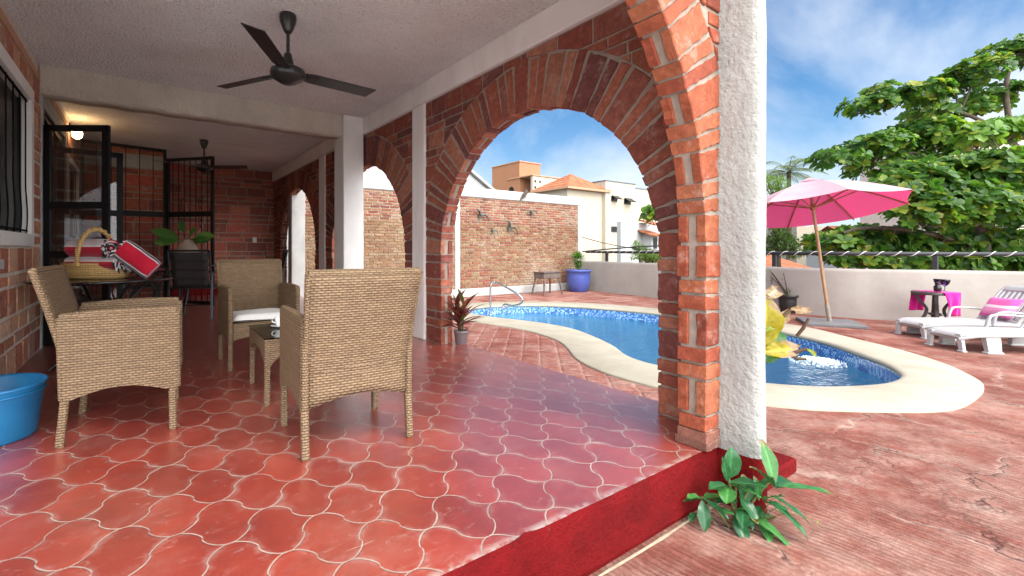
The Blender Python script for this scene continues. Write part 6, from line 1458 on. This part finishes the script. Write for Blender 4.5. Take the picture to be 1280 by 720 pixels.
# nearer tree filling the space above the parapet
D2 = 10.6; rt2 = wp(1235, 400, D2); rt2.z = G0; pads = []
limbs = [([rt2, wp(1232, 330, D2), wp(1220, 260, D2), wp(1225, 215, D2)], .14), ([wp(1230, 310, D2), wp(1150, 290, D2 - .2), wp(1080, 285, D2 - .2), wp(1030, 300, D2)], .06), ([wp(1228, 290, D2), wp(1270, 250, D2), wp(1300, 210, D2)], .07), ([wp(1230, 318, D2), wp(1290, 305, D2), wp(1350, 300, D2)], .06), ([wp(1225, 270, D2), wp(1180, 240, D2 - .3), wp(1140, 240, D2 - .5)], .05)]
for px, py, d, rz, n in ((1125, 235, -.6, .38, 22), (1150, 228, -.4, .42, 28), (1180, 222, -.2, .45, 30), (1215, 215, -.3, .48, 30), (1250, 215, -.6, .5, 32), (1290, 215, -.4, .55, 34), (1150, 262, -.9, .35, 26), (1185, 260, -.7, .42, 28), (1220, 255, -.8, .42, 30), (1260, 255, -.7, .42, 30), (1295, 260, -.6, .5, 30),
                         (1040, 305, .2, .26, 20), (1062, 318, .1, .26, 20), (1075, 300, .3, .32, 18), (1095, 325, .1, .2, 14), (1110, 300, .2, .34, 18), (1140, 300, .2, .34, 18), (1175, 305, .3, .32, 16), (1210, 300, .3, .36, 18), (1245, 305, .2, .34, 18), (1280, 300, .2, .4, 20), (1310, 320, 0, .4, 16), (1130, 325, 0, .22, 16), (1165, 328, .1, .2, 14), (1200, 327, 0, .22, 16), (1240, 328, 0, .22, 16), (1275, 328, 0, .22, 16)): pad(px, py, D2 + d, .52, .55, rz, n)
almond('almond_tree', 'dense almond tree with large leaves spilling behind the parapet railing', rt2, limbs, pads, .195, 5)
pads = []; D3 = 8.4; rt3 = wp(1330, 380, D3 + .8); rt3.z = G0
for px, py, n in ((1222, 170, 8), (1245, 163, 12), (1270, 158, 14), (1300, 158, 14)): pad(px, py, D3, .32, .3, .13, n)
almond('almond_tree', 'bright yellow green almond branch reaching in at the right edge', rt3, [([rt3, wp(1345, 260, D3 + .6), wp(1320, 185, D3), wp(1270, 168, D3), wp(1225, 175, D3)], .06)], pads, .19, 8, [(.14, .27, .035), (.18, .32, .045), (.10, .22, .03)])
# sprig of leaves seen beside the pier, on its own sapling
pads = []; sp = wp(822, 268, 12.4); rs = Vector((sp.x + .25, sp.y + .1, G0)); 
for px, py, n in ((815, 268, 5), (824, 262, 6), (834, 268, 7), (846, 276, 7)): pad(px, py, 12.5, .18, .18, .10, n)
almond('sapling', 'thin young tree whose leafy tip shows beside the brick pier', rs, [([rs, Vector((rs.x, rs.y, -1)), wp(838, 300, 12.5), wp(828, 270, 12.5)], .04)], pads, .24, 11, YLW[:1] + AL)
# palm
PD = 36; pb_ = wp(985, 330, PD); pb_.z = G0; ptop = wp(986, 217, PD)
t = thing('palm_tree', 'coconut palm with ragged fronds rising behind the parasol', 'tree', pb_); k = MB(); P = smooth_open([pb_, pb_.lerp(ptop, .5) + Vector((.2, 0, 0)), ptop], 8); k.tube(P, [.24 - .10 * i / len(P) for i in range(len(P))], 8); k.build('trunk', M['bark'], t); k = MB(); random.seed(4)
for i in range(22):
    a = i * 2.4; el = random.uniform(.0, 1.25); d = Vector((math.cos(a) * math.cos(el), math.sin(a) * math.cos(el), math.sin(el))); L_ = random.uniform(1.9, 2.9); p = ptop.copy(); prev = None
    for s in range(14):
        f = s / 13; dd = (d - Vector((0, 0, 1)) * f * 1.3).normalized(); q = p + dd * L_ / 13; sd = dd.cross(Vector((0, 0, 1))); sd = sd.normalized() if sd.length > .05 else Vector((1, 0, 0))
        k.bar(p, q, .03, .03, col=(.14, .16, .05))
        if s > 1:
            for sg in (-1, 1):
                for h in (0, .5): k.blade(p.lerp(q, h), sd * sg + dd * .6 + Vector((0, 0, -.35)), (0, 0, 1), .62 * math.sin(math.pi * min(.97, f * .85 + .12)), .055, .5, 3, random.choice([(.10, .17, .06), (.15, .21, .08), (.20, .21, .10)]), .2, 'lance')
        p = q
k.build('crown', M['leaf'], t)
def leafball(name, label, px, py, d, rx, rz, n, L_, cols, seed, group=None):
    random.seed(seed); c = wp(px, py, d); b = Vector((c.x, c.y, G0)); t = thing(name, label, 'tree', b, 0, group); k = MB(); k.tube(smooth_open([b, b.lerp(c, .7) + Vector((.1, 0, 0)), c], 4), [.12 - .008 * i for i in range(9)], 7)
    kc = MB()
    lobes = [Vector((random.uniform(-.7, .7) * rx, random.uniform(-.5, .5) * rx, random.uniform(-.6, .7) * rz)) for _ in range(9)]
    for o in lobes: k.tube([c - Vector((0, 0, rz * .6)), c + o], [.05, .015], 5)
    for i in range(n):
        v = Vector((random.gauss(0, 1), random.gauss(0, 1), random.gauss(0, 1))).normalized(); o = random.choice(lobes); p = c + o + Vector((v.x * rx * .42, v.y * rx * .42, v.z * rz * .42)) * random.random() ** .4
        kc.blade(p, v + Vector((random.gauss(0, .5), random.gauss(0, .5), random.gauss(0, .4))), (0, 0, 1), L_ * random.uniform(.7, 1.3), L_ * .42, .3, 2, random.choice(cols), .2, 'oval')
    k.build('trunk', M['bark'], t); kc.build('crown', M['leaf'], t)
FG = [(.07, .13, .03), (.10, .17, .04), (.05, .09, .025), (.14, .20, .06)]
leafball('garden_tree', 'fine leaved small tree below the edge of the parasol', 972, 297, 17, .85, .75, 1900, .15, FG, 31)
leafball('garden_tree', 'light green treetop under the palm beside the white column', 966, 238, 30, 1.2, 1.0, 900, .22, [(.13, .22, .05), (.17, .25, .06)], 32)
leafball('garden_bush', 'round light green bush behind the parapet rail near the white house', 810, 324, 13.6, .75, .20, 1500, .10, [(.22, .33, .09), (.27, .38, .11), (.16, .26, .07)], 33)
leafball('garden_tree', 'feathery small tree in front of the white house', 800, 311, 16, .36, .24, 420, .12, [(.18, .27, .10), (.22, .31, .12)], 34)
